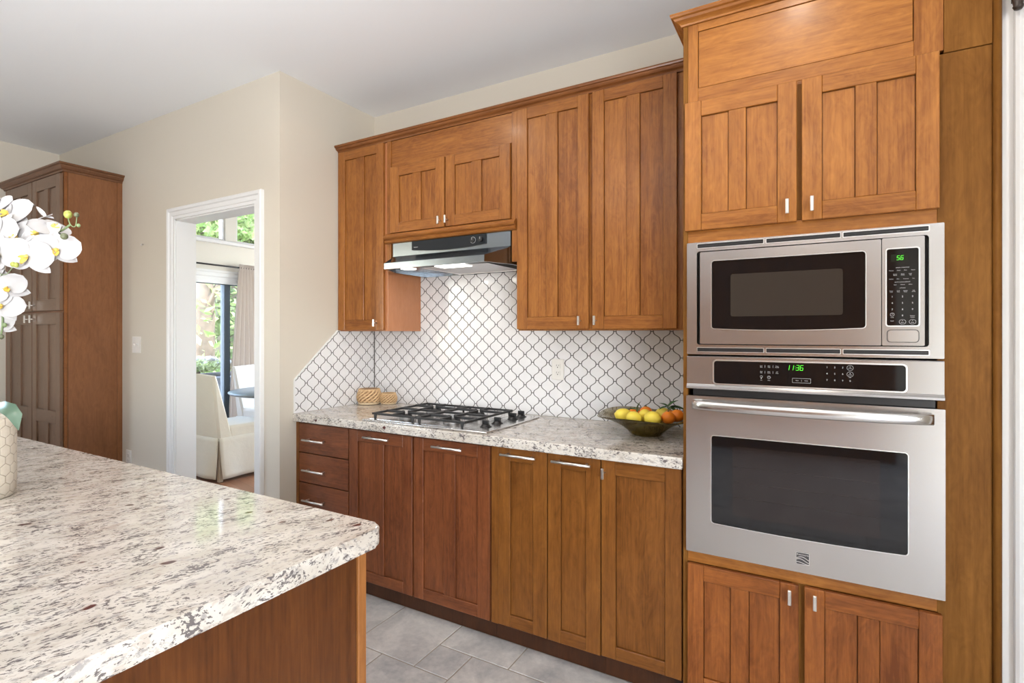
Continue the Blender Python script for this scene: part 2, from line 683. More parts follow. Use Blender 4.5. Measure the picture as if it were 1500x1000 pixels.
M_WHITE = paint('white_trim_paint', (0.74, 0.74, 0.735), 0.35)
M_WALL = paint('beige_wall_paint', (0.60, 0.55, 0.465))
M_WALLD = paint('dining_wall_paint', (0.70, 0.67, 0.60))
M_CEIL = paint('ceiling_paint', (0.82, 0.83, 0.84), 0.7)
M_PLATE = simple('ivory_plastic', (0.72, 0.70, 0.66), 0.3, 0.01)
M_TILE_B = tile_material('lantern_tile_back', 'x', -1.558 - 0.02475, 1.351)
M_TILE_L = tile_material('lantern_tile_left', 'y', 2.287 - 0.02475, 1.130)
M_GLASS = glass_pane('window_glass')

# ------------------------------------------------------------------ the room
XL = -2.66        # left end of the range wall alcove
YB = 2.715        # wall behind the range
YD = 1.962        # wall with the doorway
XF = -5.53        # far left wall
b = MB().box(XL - .12, 3.0, YB, YB + .12, FLOOR, CEIL)
struct(b.build('wall_back', M_WALL))
b = MB().box(XL - .12, XL, YD, YB, FLOOR, CEIL)
struct(b.build('wall_stub', M_WALL))
DX0, DX1, DZ = -3.745, -2.874, 2.158
b = MB()
b.box(-6.82, DX0, YD, YD + .123, FLOOR, CEIL)
b.box(DX1, XL - .12, YD, YD + .123, FLOOR, CEIL)
b.box(DX0, DX1, YD, YD + .123, DZ, CEIL)
struct(b.build('wall_doorway', [M_WALL]))
b = MB()
b.box(XF - .12, XF, -3.9, -2.6, FLOOR, CEIL).box(XF - .12, XF, -.9, YD, FLOOR, CEIL).box(XF - .12, XF, -2.6, -.9, FLOOR, 1.0).box(XF - .12, XF, -2.6, -.9, 2.3, CEIL)
struct(b.build('wall_left', M_WALL))
struct(MB().box(XF, 0.8, -3.72, -3.6, FLOOR, CEIL).build('wall_behind', M_WALL))
struct(MB().box(0.8, 3.0, -3.72, -3.6, FLOOR, CEIL).build('wall_behind_right', M_WALL))
b = MB()
b.box(2.4, 2.52, -3.6, -3.3, FLOOR, CEIL).box(2.4, 2.52, -1.3, 2.07, FLOOR, CEIL).box(2.4, 2.52, -3.3, -1.3, 2.25, CEIL)
struct(b.build('wall_right', M_WALL))
# wall beside the oven cabinet, white
struct(MB().box(0.486, 2.4, 2.062, 2.18, FLOOR, CEIL).build('wall_beside_oven', paint('white_wall_paint', (0.80, 0.79, 0.77), 0.45)))
struct(MB().box(XF - .12, 3.0, -3.9, YB + .12, CEIL, CEIL + .1).build('ceiling', M_CEIL))

# floor of slate tiles in a mixed-size layout
def floor_tiles():
    rng = random.Random(5)
    m = Mat('slate_floor_tile')
    g = m.node('ShaderNodeNewGeometry')
    r = X(m.nt, g.outputs['Random Per Island'])
    v = m.coord('Object')
    cl = m.noise(v, 5, 5, 0.6, 0.8)
    fn = m.noise(v, 40, 4, 0.65)
    f = ((cl - 0.5) * 1.9 + (fn - 0.5) * 0.9 + 0.5 + (r - 0.5) * 0.30).max(0.0).min(1.0)
    c = m.mix(f, (0.33, 0.325, 0.325), (0.66, 0.63, 0.595))
    warm = m.noise(v, 2.3, 3).step(0.5, 0.75)
    c = m.mix(warm * 0.35, c, (0.44, 0.38, 0.31))
    m.set('color', c)
    m.set('rough', fn * 0.25 + 0.33)
    m.bump(cl * 0.6 + fn * 0.5, 0.25, 0.004)
    grout = simple('floor_grout', (0.33, 0.29, 0.24), 0.9, 0.3, 300)
    U = 0.1825
    X0, Y0 = -1.865, 1.767
    nx0, nx1, ny0, ny1 = -22, 24, -28, 2
    used = {}
    b = MB()
    b.box(XF - .1, 3.0, -3.8, YB, FLOOR - .05, FLOOR - .003, 1)
    def put(i, j, w, h):
        for a in range(w):
            for c_ in range(h):
                used[(i + a, j + c_)] = 1
        gp = 0.0035
        b.box(X0 + i * U + gp, X0 + (i + w) * U - gp, Y0 + j * U + gp, Y0 + (j + h) * U - gp, FLOOR - .006, FLOOR, 0, 0.0018)
    put(0, 0, 2, 2)
    put(2, 1, 2, 1)
    put(2, 0, 1, 1)
    put(4, 1, 3, 1)
    put(3, -1, 3, 2)
    put(1, -2, 2, 2)
    put(-1, -1, 2, 1)
    put(-3, 0, 3, 2)
    put(6, -1, 2, 2)
    put(7, 1, 2, 1)
    put(3, -3, 2, 2)
    put(5, -2, 1, 1)
    for j in range(ny1 - 1, ny0, -1):
        for i in range(nx0, nx1):
            if (i, j) in used:
                continue
            opts = [(2, 2), (3, 2), (2, 1), (1, 1), (2, 2), (2, 3)]
            rng.shuffle(opts)
            for w, h in opts + [(1, 1)]:
                if all((i + a, j - c_) not in used for a in range(w) for c_ in range(h)):
                    put(i, j - h + 1, w, h)
                    break
    return struct(b.build('floor', [m.m, grout]))
floor_tiles()

# tile faces behind the counter
struct(MB().box(XL + .002, -0.427, YB - .008, YB - .0004, 0.9145, 1.80).build('wall_tile_back', M_TILE_B))
b = MB()
b.prism([(2.060, 0.9145), (YB - .008, 0.9145), (YB - .008, 1.40), (2.384, 1.40), (2.060, 1.112)], 'x', XL + .0004, XL + .008)
struct(b.build('wall_tile_left', M_TILE_L))
b = MB()
b.prism([(2.054, 0.9145), (2.060, 0.9145), (2.060, 1.112), (2.384, 1.40), (2.378, 1.405), (2.054, 1.115)], 'x', XL + .0004, XL + .0095)
struct(b.build('trim_1', M_WHITE))
struct(MB().box(XL + .0082, XL + .0125, YB - .0125, YB - .0082, 0.9145, 1.40).build('trim_2', simple('corner_grout', (0.10, 0.09, 0.085), 0.8, 0.1)))

# doorway casing and jambs
def casing(b, x0, x1, zt, w, y):
    """stepped white casing on a wall facing -y around the opening x0..x1, top zt"""
    prof = [(0.0, 0.012), (0.25 * w, 0.012), (0.30 * w, 0.016), (0.62 * w, 0.017), (0.70 * w, 0.024), (0.92 * w, 0.026), (w, 0.020), (w, 0.0)]
    # left, right (mitred), head: sweep profile round the opening
    path = [(x0, FLOOR, -1, 0), (x0, zt, -1, 1), (x1, zt, 1, 1), (x1, FLOOR, 1, 0)]
    rows = []
    for (px, pz, dx, dz) in path:
        rows.append([b.bm.verts.new((px + dx * d, y - t, pz + dz * d)) for d, t in [(0, 0)] + prof])
    for r0, r1 in zip(rows, rows[1:]):
        for k in range(len(r0) - 1):
            f = b.bm.faces.new((r0[k], r0[k + 1], r1[k + 1], r1[k]))
    return b
b = MB()
casing(b, DX0 + .002, DX1 - .002, DZ - .002, 0.075, YD)
struct(b.build('trim_3', M_WHITE))
b = MB()
casing(b, -(DX1 - .002), -(DX0 + .002), DZ - .002, 0.075, -(YD + .123))
for v_ in b.bm.verts:
    v_.co.x, v_.co.y = -v_.co.x, -v_.co.y
struct(b.build('trim_4', M_WHITE))
b = MB()
b.box(DX0 - .0005, DX0 + .012, YD - .002, YD + .125, FLOOR, DZ)
b.box(DX1 - .012, DX1 + .0005, YD - .002, YD + .125, FLOOR, DZ)
b.box(DX0, DX1, YD - .002, YD + .125, DZ - .012, DZ + .0005)
struct(b.build('trim_5', M_WHITE))
b = MB()
b.box(XF, -5.505, YD - .014, YD - .0005, FLOOR, FLOOR + .13).box(-4.468, DX0 - .076, YD - .014, YD - .0005, FLOOR, FLOOR + .13)
b.box(DX1 + .076, XL, YD - .014, YD - .0005, FLOOR, FLOOR + .13)
struct(b.build('baseboard_doorway', M_WHITE))
# casing at the right edge of the view
b = MB()
casing(b, 0.60, 1.42, 2.24, 0.09, 2.062)
struct(b.build('trim_6', M_WHITE))
b = MB().box(0.601, 1.419, 2.040, 2.0615, FLOOR + .002, 2.238, 0, .003)
for z0, z1 in ((.1, 1.0), (1.12, 2.1)):
    for x0, x1 in ((.70, .98), (1.06, 1.33)):
        b.box(x0, x1, 2.034, 2.042, z0, z1, 0, .004)
struct(b.build('door_1', M_WHITE))
b = MB()
b.lathe([(0, .075), (.012, .07), (.016, .05), (.015, .03), (.011, .012), (.013, .008), (.009, 0), (0, -.002)], (0.511, 2.022, 2.312), 14)
b.box(0.505, 0.517, 2.022, 2.0618, 2.35, 2.372)
o = b.build('curtain_bracket', simple('dark_bronze', (0.035, 0.022, 0.016), 0.4, 0.05), org=(0.511, 2.03, 2.31))
tag(o, 'dark bronze finial bracket at the top right edge, over the white door casing', 'bracket')

# window in the left wall, beyond the picture: sky light comes through it
b = MB()
b.box(XF - .09, XF - .03, -2.6, -.9, 1.0, 1.05).box(XF - .09, XF - .03, -2.6, -.9, 2.25, 2.3)
for y0 in (-2.6, -1.775, -.95):
    b.box(XF - .09, XF - .03, y0, y0 + .05, 1.05, 2.25)
struct(b.build('window_1', M_WHITE))

# recessed ceiling lights
for i_, (cx_, cy_, w_) in enumerate(CANS):
    rt = thing('ceiling_light', 'round white recessed ceiling light above the kitchen, outside the picture', 'ceiling light', (cx_, cy_, CEIL - .004), 'recessed ceiling lights')
    MB().lathe([(.062, .003), (.085, .003), (.085, -.001), (.062, -.004), (.062, .003)], (cx_, cy_, CEIL - .004), 24).build('trim_ring', M_WHITE, rt)

# ------------------------------------------------------------------ cabinet helpers
def panel_door(name, parent, x0, x1, z0, z1, yf, panels, mats, th=0.02, pz=None, label=None, rec=0.009, mids=()):
    """framed door facing -y; panels = [(px0, px1)...] columns between z range pz; mids = extra rail z ranges"""
    b = MB()
    pz0, pz1 = pz
    bv = 0.0016
    b.box(x0, panels[0][0], yf, yf + th, z0, z1, 0, bv)
    b.box(panels[-1][1], x1, yf, yf + th, z0, z1, 0, bv)
    xa, xb = panels[0][0], panels[-1][1]
    e = 0.0004
    b.box(xa + e, xb - e, yf + e, yf + th, z0, pz0, 1, bv)
    b.box(xa + e, xb - e, yf + e, yf + th, pz1, z1, 1, bv)
    for (m0, m1) in mids:
        b.box(xa + e, xb - e, yf + e, yf + th, m0, m1, 1, bv)
    for p, q in zip(panels, panels[1:]):
        b.box(p[1], q[0], yf + e * 2.2, yf + th, pz0 + e, pz1 - e, 0, bv)
    for p in panels:
        zc = [pz0] + [v_ for m_ in mids for v_ in m_] + [pz1]
        for za, zb in zip(zc[0::2], zc[1::2]):
            g_ = .0022
            b.box(p[0] + g_, p[1] - g_, yf + rec, yf + th - .004, za + g_, zb - g_, 0)
        b.box(p[0] - .002, p[1] + .002, yf + th - .0035, yf + th - .001, pz0 - .002, pz1 + .002, 0)
    return b.build(name, mats, parent, label=label)


def bar_pull(parent, xc, z, yf, L=0.178, name='handle'):
    b = MB()
    b.tube([(xc - L / 2, yf - .033, z), (xc + L / 2, yf - .033, z)], 0.0058, 12)
    for s in (-1, 1):
        b.tube([(xc + s * L * .36, yf + .0005, z), (xc + s * L * .36, yf - .033, z)], 0.0042, 10)
    return b.build(name, CHROME, parent)


def t_knob(parent, x, z, yf, L=0.044, name='knob'):
    b = MB()
    b.box(x - .0055, x + .0055, yf - .034, yf - .025, z - L / 2, z + L / 2, 0, .0015)
    b.tube([(x, yf + .0005, z), (x, yf - .026, z)], 0.0036, 10)
    return b.build(name, CHROME, parent)


def crown(b, pts, prof, mi=0):
    """sweep a profile (out, up) along a plan polyline; pts = [(x, y, nx, ny)] with mitre normals"""
    rows = [[b.bm.verts.new((x + nx * o, y + ny * o, z)) for o, z in prof] for (x, y, nx, ny) in pts]
    for r0, r1 in zip(rows, rows[1:]):
        for k in range(len(prof) - 1):
            f = b.bm.faces.new((r0[k], r0[k + 1], r1[k + 1], r1[k]))
            f.material_index = mi
    for r in (rows[0], rows[-1]):
        f = b.bm.faces.new(r)
        f.material_index = mi
    return b


# ------------------------------------------------------------------ base cabinets
YBF = 2.07        # door faces
YFR = 2.0915      # face frame
def base_carcass(t, x0, x1, mats, toe=True):
    b = MB()
    b.box(x0 + .0005, x1 - .0005, YFR, YB - .012, 0.046, 0.866, 0)
    c = b.build('carcass', mats, t)
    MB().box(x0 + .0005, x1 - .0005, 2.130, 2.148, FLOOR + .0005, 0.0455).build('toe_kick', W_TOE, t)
    return c
# drawers
t = thing('drawer_cabinet', 'brown base cabinet with three plain drawers in view, at the left end of the counter', 'cabinet', (-2.43, 2.4, FLOOR))
base_carcass(t, -2.6575, -2.222, W_RED)
MB().box(-2.6575, -2.634, 2.072, 2.0912, 0.046, 0.866).build('filler_strip', W_BASE, t)
for z0, z1 in ((0.690, 0.860), (0.516, 0.684), (0.342, 0.510), (0.052, 0.336)):
    d = MB().box(-2.631, -2.2265, YBF, YBF + .02, z0, z1, 1, .002).build('drawer', W_RED, t)
    bar_pull(d, -2.477, (z0 + z1) / 2 - .006 if z1 > .4 else .24, YBF)
# cooktop cabinet
t = thing('cooktop_cabinet', 'reddish brown base cabinet with two doors under the gas cooktop', 'cabinet', (-1.76, 2.4, FLOOR))
base_carcass(t, -2.222, -1.3, W_RED)
for x0, x1, pn in ((-2.218, -1.7695, ((-2.154, -2.025), (-1.964, -1.832))), (-1.7585, -1.304, ((-1.698, -1.569), (-1.502, -1.372)))):
    d = panel_door('door', t, x0, x1, 0.048, 0.860, YBF, pn, W_RED, pz=(0.104, 0.799))
    bar_pull(d, (x0 + x1) / 2 + .001, 0.831, YBF)
# narrow doors
t = thing('narrow_door_cabinet', 'brown base cabinet with two narrow single-panel doors and bar handles, right of the cooktop', 'cabinet', (-1.03, 2.4, FLOOR))
base_carcass(t, -1.2995, -0.76, W_BASE)
MB().box(-1.2945, -1.2575, 2.073, 2.0912, 0.046, 0.866, 0, .001).build('filler_strip', W_BASE, t)
for x0, x1, pn, xh in ((-1.2565, -1.009, ((-1.194, -1.077),), -1.139), (-1.0035, -0.7625, ((-0.942, -0.827),), -0.883)):
    d = panel_door('door', t, x0, x1, 0.050, 0.866, YBF, pn, W_BASE, pz=(0.105, 0.804))
    bar_pull(d, xh, 0.837, YBF)
# single door
t = thing('single_door_cabinet', 'brown base cabinet with one wide single-panel door beside the oven tower', 'cabinet', (-0.6, 2.4, FLOOR))
base_carcass(t, -0.7595, -0.4285, W_BASE)
d = panel_door('door', t, -0.7575, -0.4345, 0.054, 0.867, YBF, ((-0.697, -0.498),), W_BASE, pz=(0.106, 0.805))
t_knob(d, -0.743, 0.813, YBF)

# countertop
def eased_slab(b, x0, x1, y0, y1, z0, z1, r=0.006):
    return b.box(x0, x1, y0, y1, z0, z1, 0, r, 3)
b = MB()
eased_slab(b, XL + .001, -0.4265, 2.045, YB - .009, 0.868, 0.914)
o = b.build('countertop', GRAN_C, org=(-1.54, 2.38, 0.868))
tag(o, 'speckled white granite countertop along the tiled wall, under the cooktop', 'countertop')

# ------------------------------------------------------------------ upper cabinets
YU = 2.38
YUF = 2.4005
def upper_carcass(t, x0, x1, z0, z1, sidemat=None):
    b = MB()
    b.box(x0 + .0005, x1 - .0005, YUF, YB - .009, z0, z1, 0)
    return b.build('carcass', W_SIDE if sidemat is None else sidemat, t)
UP_PZ = (1.468, 2.488)
t = thing('narrow_upper_cabinet', 'narrow one-door maple wall cabinet in the corner, left of the range hood', 'cabinet', (-2.445, 2.55, 1.40))
upper_carcass(t, -2.6505, -2.238, 1.40, 2.545)
d = panel_door('door', t, -2.6495, -2.2615, 1.406, 2.543, YU, ((-2.592, -2.487), (-2.424, -2.318)), W_UP, pz=UP_PZ)
t_knob(d, -2.313, 1.449, YU)
t = thing('hood_upper_cabinet', 'short two-door maple wall cabinet directly above the range hood', 'cabinet', (-1.785, 2.55, 1.92))
upper_carcass(t, -2.2375, -1.334, 1.932, 2.545, W_UP)
for x0, x1 in ((-2.237, -2.206), (-1.366, -1.335)):
    MB().box(x0, x1, YUF - .012, YUF - .0003, 1.76, 2.544, 0, .001).build('side_stile', [W_UP[0]], t)
MB().box(-2.2055, -1.3665, YUF - .006, YUF - .0003, 2.384, 2.5435, 0, .001).build('top_panel', [W_UP[1]], t)
for x0, x1, pn, xk in ((-2.2035, -1.7995, ((-2.136, -2.031), (-1.969, -1.861)), -1.822), (-1.789, -1.372, ((-1.727, -1.614), (-1.551, -1.437)), -1.772)):
    d = panel_door('door', t, x0, x1, 1.986, 2.381, YU - .003, pn, W_UP, pz=(2.045, 2.323))
    t_knob(d, xk, 2.021, YU - .003)
b = MB()
prof = [(0, 1.925), (.012, 1.925), (.020, 1.930), (.024, 1.938), (.018, 1.943), (.018, 1.946), (.030, 1.950), (.036, 1.958), (.030, 1.967), (.022, 1.970), (.022, 1.974), (.016, 1.980), (0, 1.980)]
crown(b, [(-2.2365, 2.388, 0, -1), (-1.335, 2.388, 0, -1)], prof)
b.build('light_rail_moulding', W_UP[1], t)
t = thing('tall_upper_cabinet', 'tall two-door maple wall cabinet between range hood and oven tower', 'cabinet', (-0.9, 2.55, 1.40))
upper_carcass(t, -1.3335, -0.4285, 1.40, 2.545, W_UP)
for x0, x1, pn, xk in ((-1.3315, -0.9365, ((-1.272, -1.164), (-1.101, -0.993)), -0.977), (-0.917, -0.5205, ((-0.859, -0.749), (-0.687, -0.581)), -0.897)):
    d = panel_door('door', t, x0, x1, 1.407, 2.543, YU, pn, W_UP, pz=UP_PZ)
    t_knob(d, xk, 1.447, YU)
b = MB()
cp = [(0, 2.5455), (.008, 2.5455), (.010, 2.552), (.014, 2.556), (.024, 2.560), (.030, 2.567), (.031, 2.572), (.038, 2.574), (.041, 2.580), (.041, 2.586), (0, 2.586)]
crown(b, [(XL + .001, YUF - .002, 0, -1), (-0.4285, YUF - .002, 0, -1)], cp)
b.box(XL + .001, -0.4285, YUF - .002, YB - .001, 2.5455, 2.556)
o = b.build('crown_moulding', W_CROWN, org=(-1.54, 2.4, 2.545))
tag(o, 'long brown crown moulding running along the top of the wall cabinets', 'moulding')

# ------------------------------------------------------------------ range hood
t = thing('range_hood', 'stainless steel range hood with black control strip over the cooktop', 'range hood', (-1.78, 2.55, 1.75))
HB = [(-2.200, YB - .010), (-1.368, YB - .010), (-1.368, 2.402), (-1.440, 2.237), (-2.117, 2.237), (-2.200, 2.402)]   # plan of the lower rim
b = MB()
zl, zt = 1.750, 1.784
bm = b.bm
rim_in = [(-2.185, YB - .02), (-1.383, YB - .02), (-1.383, 2.41), (-1.45, 2.252), (-2.107, 2.252), (-2.185, 2.41)]
lo = [bm.verts.new((x, y, zl)) for x, y in HB]
up = [bm.verts.new((x, y, zt if i in (3, 4) else (1.845 if i in (2, 5) else 1.845))) for i, (x, y) in enumerate(HB)]
li = [bm.verts.new((x, y, zl)) for x, y in rim_in]
ui = [bm.verts.new((x, y, zl + .022)) for x, y in rim_in]
for i in range(6):
    j = (i + 1) % 6
    bm.faces.new((lo[i], lo[j], up[j], up[i]))
    bm.faces.new((lo[j], lo[i], li[i], li[j]))
    bm.faces.new((li[j], li[i], ui[i], ui[j]))
bm.faces.new(ui)
# upper box
ubx = [(-2.186, YB - .010), (-1.372, YB - .010), (-1.372, 2.386), (-2.186, 2.386)]
u0 = [bm.verts.new((x, y, 1.845)) for x, y in ubx]
u1 = [bm.verts.new((x, y, 1.923)) for x, y in ubx]
for i in range(4):
    j = (i + 1) % 4
    bm.faces.new((u0[i], u0[j], u1[j], u1[i]))
bm.faces.new(u1)
# sloping front between box and rim, gently hollow
N = 8
prev = None
for k in range(N + 1):
    s_ = k / N
    xl = -2.186 + s_ * (-2.117 + 2.186)
    xr = -1.372 + s_ * (-1.440 + 1.372)
    y_ = 2.386 + s_ * (2.237 - 2.386)
    z_ = 1.845 + (1.784 - 1.845) * (1 - (1 - s_) ** 2)
    row = (bm.verts.new((xl, y_, z_)), bm.verts.new((xr, y_, z_)))
    if prev:
        bm.faces.new((prev[0], prev[1], row[1], row[0]))
    prev = row
hood = b.build('housing', STEEL_Y, t)
b = MB()
pts = [(-2.034, 1.922), (-1.523, 1.922), (-1.523, 1.869)] + [(-1.523 - .511 * k / 10, 1.869 - .014 * math.sin(PI * k / 10) + .003 * k / 10) for k in range(1, 10)] + [(-2.034, 1.872)]
b.prism(pts, 'y', 2.378, 2.3862)
cp_ = b.build('control_panel', HOODBLK, t)
for xk in (-1.604, -1.552):
    b = MB()
    b.tube([(xk, 2.3785, 1.893), (xk, 2.366, 1.893)], [.0155, .0135], 20)
    b.box(xk - .002, xk + .002, 2.3655, 2.3665, 1.893, 1.906, 1)
    b.build('knob', [BLACKPL, M_INKDIM], cp_)
b = MB()
b.ring([(-1.604 + .018 * math.cos(a * PI / 12), 1.893 + .018 * math.sin(a * PI / 12)) for a in range(24)],
       [(-1.604 + .0165 * math.cos(a * PI / 12), 1.893 + .0165 * math.sin(a * PI / 12)) for a in range(24)], 'y', 2.3774, 2.3782)
text_into(b, 'Kenmore', 0.008, -2.003, 2.3775, 1.887)
b.build('lettering', M_INK, cp_)
# underside: filter and lamp lenses
b = MB()
b.box(-1.90, -1.46, 2.30, 2.67, 1.752, 1.7718, 0)
for x in (-1.90, -1.468):
    b.box(x, x + .008, 2.30, 2.67, 1.7495, 1.753, 1)
for y in (2.30, 2.662):
    b.box(-1.90, -1.46, y, y + .008, 1.7495, 1.753, 1)
b.build('grease_filter', [steel('filter_mesh', (0.50, 0.49, 0.50), 0.38, 'y', 0.0), BRIGHT], t)
M_LENS = Mat('lamp_lens', color=(0.9, 0.9, 0.88), rough=0.4, emit=(1.0, 0.96, 0.90), emit_s=3.0).m
MB().box(-1.79, -1.60, 2.275, 2.37, 1.7485, 1.757, 0, .003).build('lamp_lens', M_LENS, t)
MB().box(-2.03, -1.96, 2.275, 2.335, 1.7485, 1.757, 0, .003).build('lamp_lens', M_LENS, t)
hl = area_light('hood_lamp', (-1.70, 2.325, 1.744), (math.radians(8), 0, 0), 0.17, 0.08, 0.85, (1.0, 0.96, 0.90))
hl2 = area_light('hood_lamp', (-1.995, 2.305, 1.744), (math.radians(8), 0, 0), 0.06, 0.05, 0.35, (1.0, 0.96, 0.90))

# ------------------------------------------------------------------ cooktop
t = thing('gas_cooktop', 'stainless steel four-burner gas cooktop with black iron grates set in the counter', 'cooktop', (-1.72, 2.35, 0.914))
b = MB()
b.box(-2.122, -1.320, 2.070, 2.622, 0.9142, 0.9235, 0, .004, 2)
b.box(-2.09, -1.47, 2.095, 2.595, 0.9225, 0.9245, 0, .002)
b.build('cooktop_plate', STEEL_L, t)
def grate(x0, x1, y0, y1, cs):
    b = MB()
    z0, z1 = 0.949, 0.960
    w = .013
    b.box(x0, x1, y0, y0 + w, z0, z1, 0, .002).box(x0, x1, y1 - w, y1, z0, z1, 0, .002)
    b.box(x0, x0 + w, y0 + w, y1 - w, z0, z1, 0, .002).box(x1 - w, x1, y0 + w, y1 - w, z0, z1, 0, .002)
    ym = (y0 + y1) / 2
    b.box(x0 + w, x1 - w, ym - w / 2, ym + w / 2, z0, z1, 0, .002)
    for cx, cy in cs:
        for dx, dy in ((1, 0), (-1, 0), (0, 1), (0, -1)):
            ex = {1: x1 - w / 2, -1: x0 + w / 2, 0: cx}[dx]
            ey = {1: (y1 - w / 2 if cy > ym else ym), -1: (y0 + w / 2 if cy < ym else ym), 0: cy}[dy]
            sx, sy = cx + dx * .022, cy + dy * .022
            xa, xb = sorted((sx, ex))
            ya, yb = sorted((sy, ey))
            b.box(xa - (w / 2 if dx == 0 else 0), xb + (w / 2 if dx == 0 else 0), ya - (w / 2 if dy == 0 else 0), yb + (w / 2 if dy == 0 else 0), z0 + .001, z1 + .003, 0, .002)
            b.box(sx - w / 2, sx + w / 2, sy - w / 2, sy + w / 2, z0 - .004, z1 + .005, 0, .002)
    for fx in (x0 + .02, x1 - .02):
        for fy in (y0 + .006, y1 - .006):
            b.tube([(fx, fy, z0 + .002), (fx, fy, 0.9245)], [.009, .006], 8)
    return b.build('grate', IRON, t)
BUR = [(-1.915, 2.195), (-1.915, 2.44), (-1.605, 2.195), (-1.605, 2.44)]
grate(-2.062, -1.764, 2.085, 2.552, BUR[:2])
grate(-1.758, -1.452, 2.085, 2.552, BUR[2:])
for i, (cx, cy) in enumerate(BUR):
    r = .050 if i in (1, 2) else .040
    b = MB()
    b.lathe([(0, .0005), (r, .0005), (r, .008), (r * .85, .012), (r * .7, .012), (r * .7, .0125)], (cx, cy, .924), 24, 0)
    b.lathe([(r * .78, .012), (r * .78, .018), (r * .7, .021), (0, .0215)], (cx, cy, .924), 24, 1)
    b.build('burner', [simple('burner_alloy_%d' % i, (0.30, 0.30, 0.30), 0.4, .05, metal=1.0), IRON], t)
    b = MB()
    b.tube([(cx + .03, cy + .052, .924), (cx + .03, cy + .052, .952)], .0028, 8)
    b.build('igniter', BRIGHT, t)
for ky in (2.192, 2.303, 2.464, 2.556):
    b = MB()
    b.lathe([(0, 0), (.030, 0), (.030, .002), (.024, .004), (.021, .010), (.0185, .013), (0, .013)], (-1.402, ky, .9236), 24)
    b.box(-1.402 - .0195, -1.402 + .0195, ky - .006, ky + .006, .9355, .957, 0, .004, 2)
    b.build('knob', BLACKPL, t)

# ------------------------------------------------------------------ oven tower
YT = 2.055
t = thing('oven_tower_cabinet', 'full-height maple cabinet holding the microwave and wall oven at right', 'cabinet', (0.03, 2.38, FLOOR))
b = MB()
b.box(-0.4255, -0.4085, YT, YB - .001, FLOOR + .001, 2.545, 0, .001)
b.box(0.3495, 0.3665, YT + .021, YB - .001, FLOOR + .001, 2.545, 0)
b.box(-0.408, 0.349, YB - .02, YB - .002, .05, 2.54)
for z in (0.046, 0.548, 1.728, 2.525):
    b.box(-0.408, 0.349, YT + .03, YB - .02, z, z + .017)
b.build('carcass', [W_FILL], t)
for z0, z1 in ((0.528, 0.576), (1.722, 1.775), (2.24, 2.253), (0.046, 0.06)):
    MB().box(-0.408, 0.3335, YT, YT + .02, z0, z1, 0, .001).build('rail', [W_TALL[1]], t)
for z0, z1 in ((1.7755, 2.2395), (0.0605, 0.5275)):
    MB().box(-0.060, -0.010, YT, YT + .02, z0, z1, 0, .001).build('centre_stile', [W_FILL], t)
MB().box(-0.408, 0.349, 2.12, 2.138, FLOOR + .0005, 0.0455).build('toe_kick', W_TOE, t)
for x0, x1, pn, xk in ((-0.4155, -0.046, ((-0.357, -0.263), (-0.205, -0.105)), -0.074), (-0.031, 0.3365, ((0.028, 0.121), (0.179, 0.279)), -0.001)):
    d = panel_door('door', t, x0, x1, 1.768, 2.2465, 2.033, pn, W_TALL, pz=(1.828, 2.190))
    t_knob(d, xk, 1.816, 2.033, .050)
for x0, x1, pn, xk in ((-0.406, -0.0405, ((-0.349, -0.256), (-0.196, -0.098)), -0.067), (-0.0235, 0.344, ((0.035, 0.128), (0.186, 0.286)), 0.007)):
    d = panel_door('door', t, x0, x1, 0.055, 0.5275, 2.033, pn, W_TLOW, pz=(0.114, 0.471))
    t_knob(d, xk, 0.494, 2.033, .050)
b = MB()
b.box(-0.408, -0.372, YT, YT + .02, 2.2535, 2.545, 0, .001).box(0.276, 0.349, YT, YT + .02, 2.2535, 2.545, 0, .001)
b.box(-0.3718, 0.2758, YT, YT + .02, 2.2535, 2.303, 1, .001).box(-0.3718, 0.2758, YT, YT + .02, 2.516, 2.545, 1, .001)
b.box(-0.370, 0.274, YT + .0028, YT + .018, 2.305, 2.514, 1, .001)
b.build('top_panel', W_TALL, t)
MB().box(0.3338, 0.4625, YT, YT + .02, FLOOR + .001, 2.242, 0, .001).build('filler_panel', [W_FILL], t)
MB().box(0.3496, 0.4625, YT - .003, YT + .018, 2.2435, 2.545, 0, .001).build('filler_panel', [W_FILL], t)
b = MB()
b.prism([(0.4627, YT + .006), (0.4627, YT - .008), (0.4660, YT - .014), (0.4725, YT - .017), (0.4790, YT - .014), (0.4825, YT - .008), (0.4825, YT + .006)], 'z', FLOOR + .001, 2.545, 0, True)
b.build('scribe_moulding', [W_FILL], t)
b = MB()
cp = [(0, 2.5455), (.006, 2.5455), (.009, 2.551), (.016, 2.556), (.026, 2.561), (.030, 2.569), (.038, 2.572), (.041, 2.578), (.041, 2.584), (0, 2.584)]
crown(b, [(-0.4255, 2.352, -1, 0), (-0.4255, YT, -1, -1), (0.4825, YT, 0, -1)], cp)
b.box(-0.4255, 0.4825, YT, YB - .001, 2.5456, 2.556)
b.build('crown_moulding', [W_TALL[1]], t)

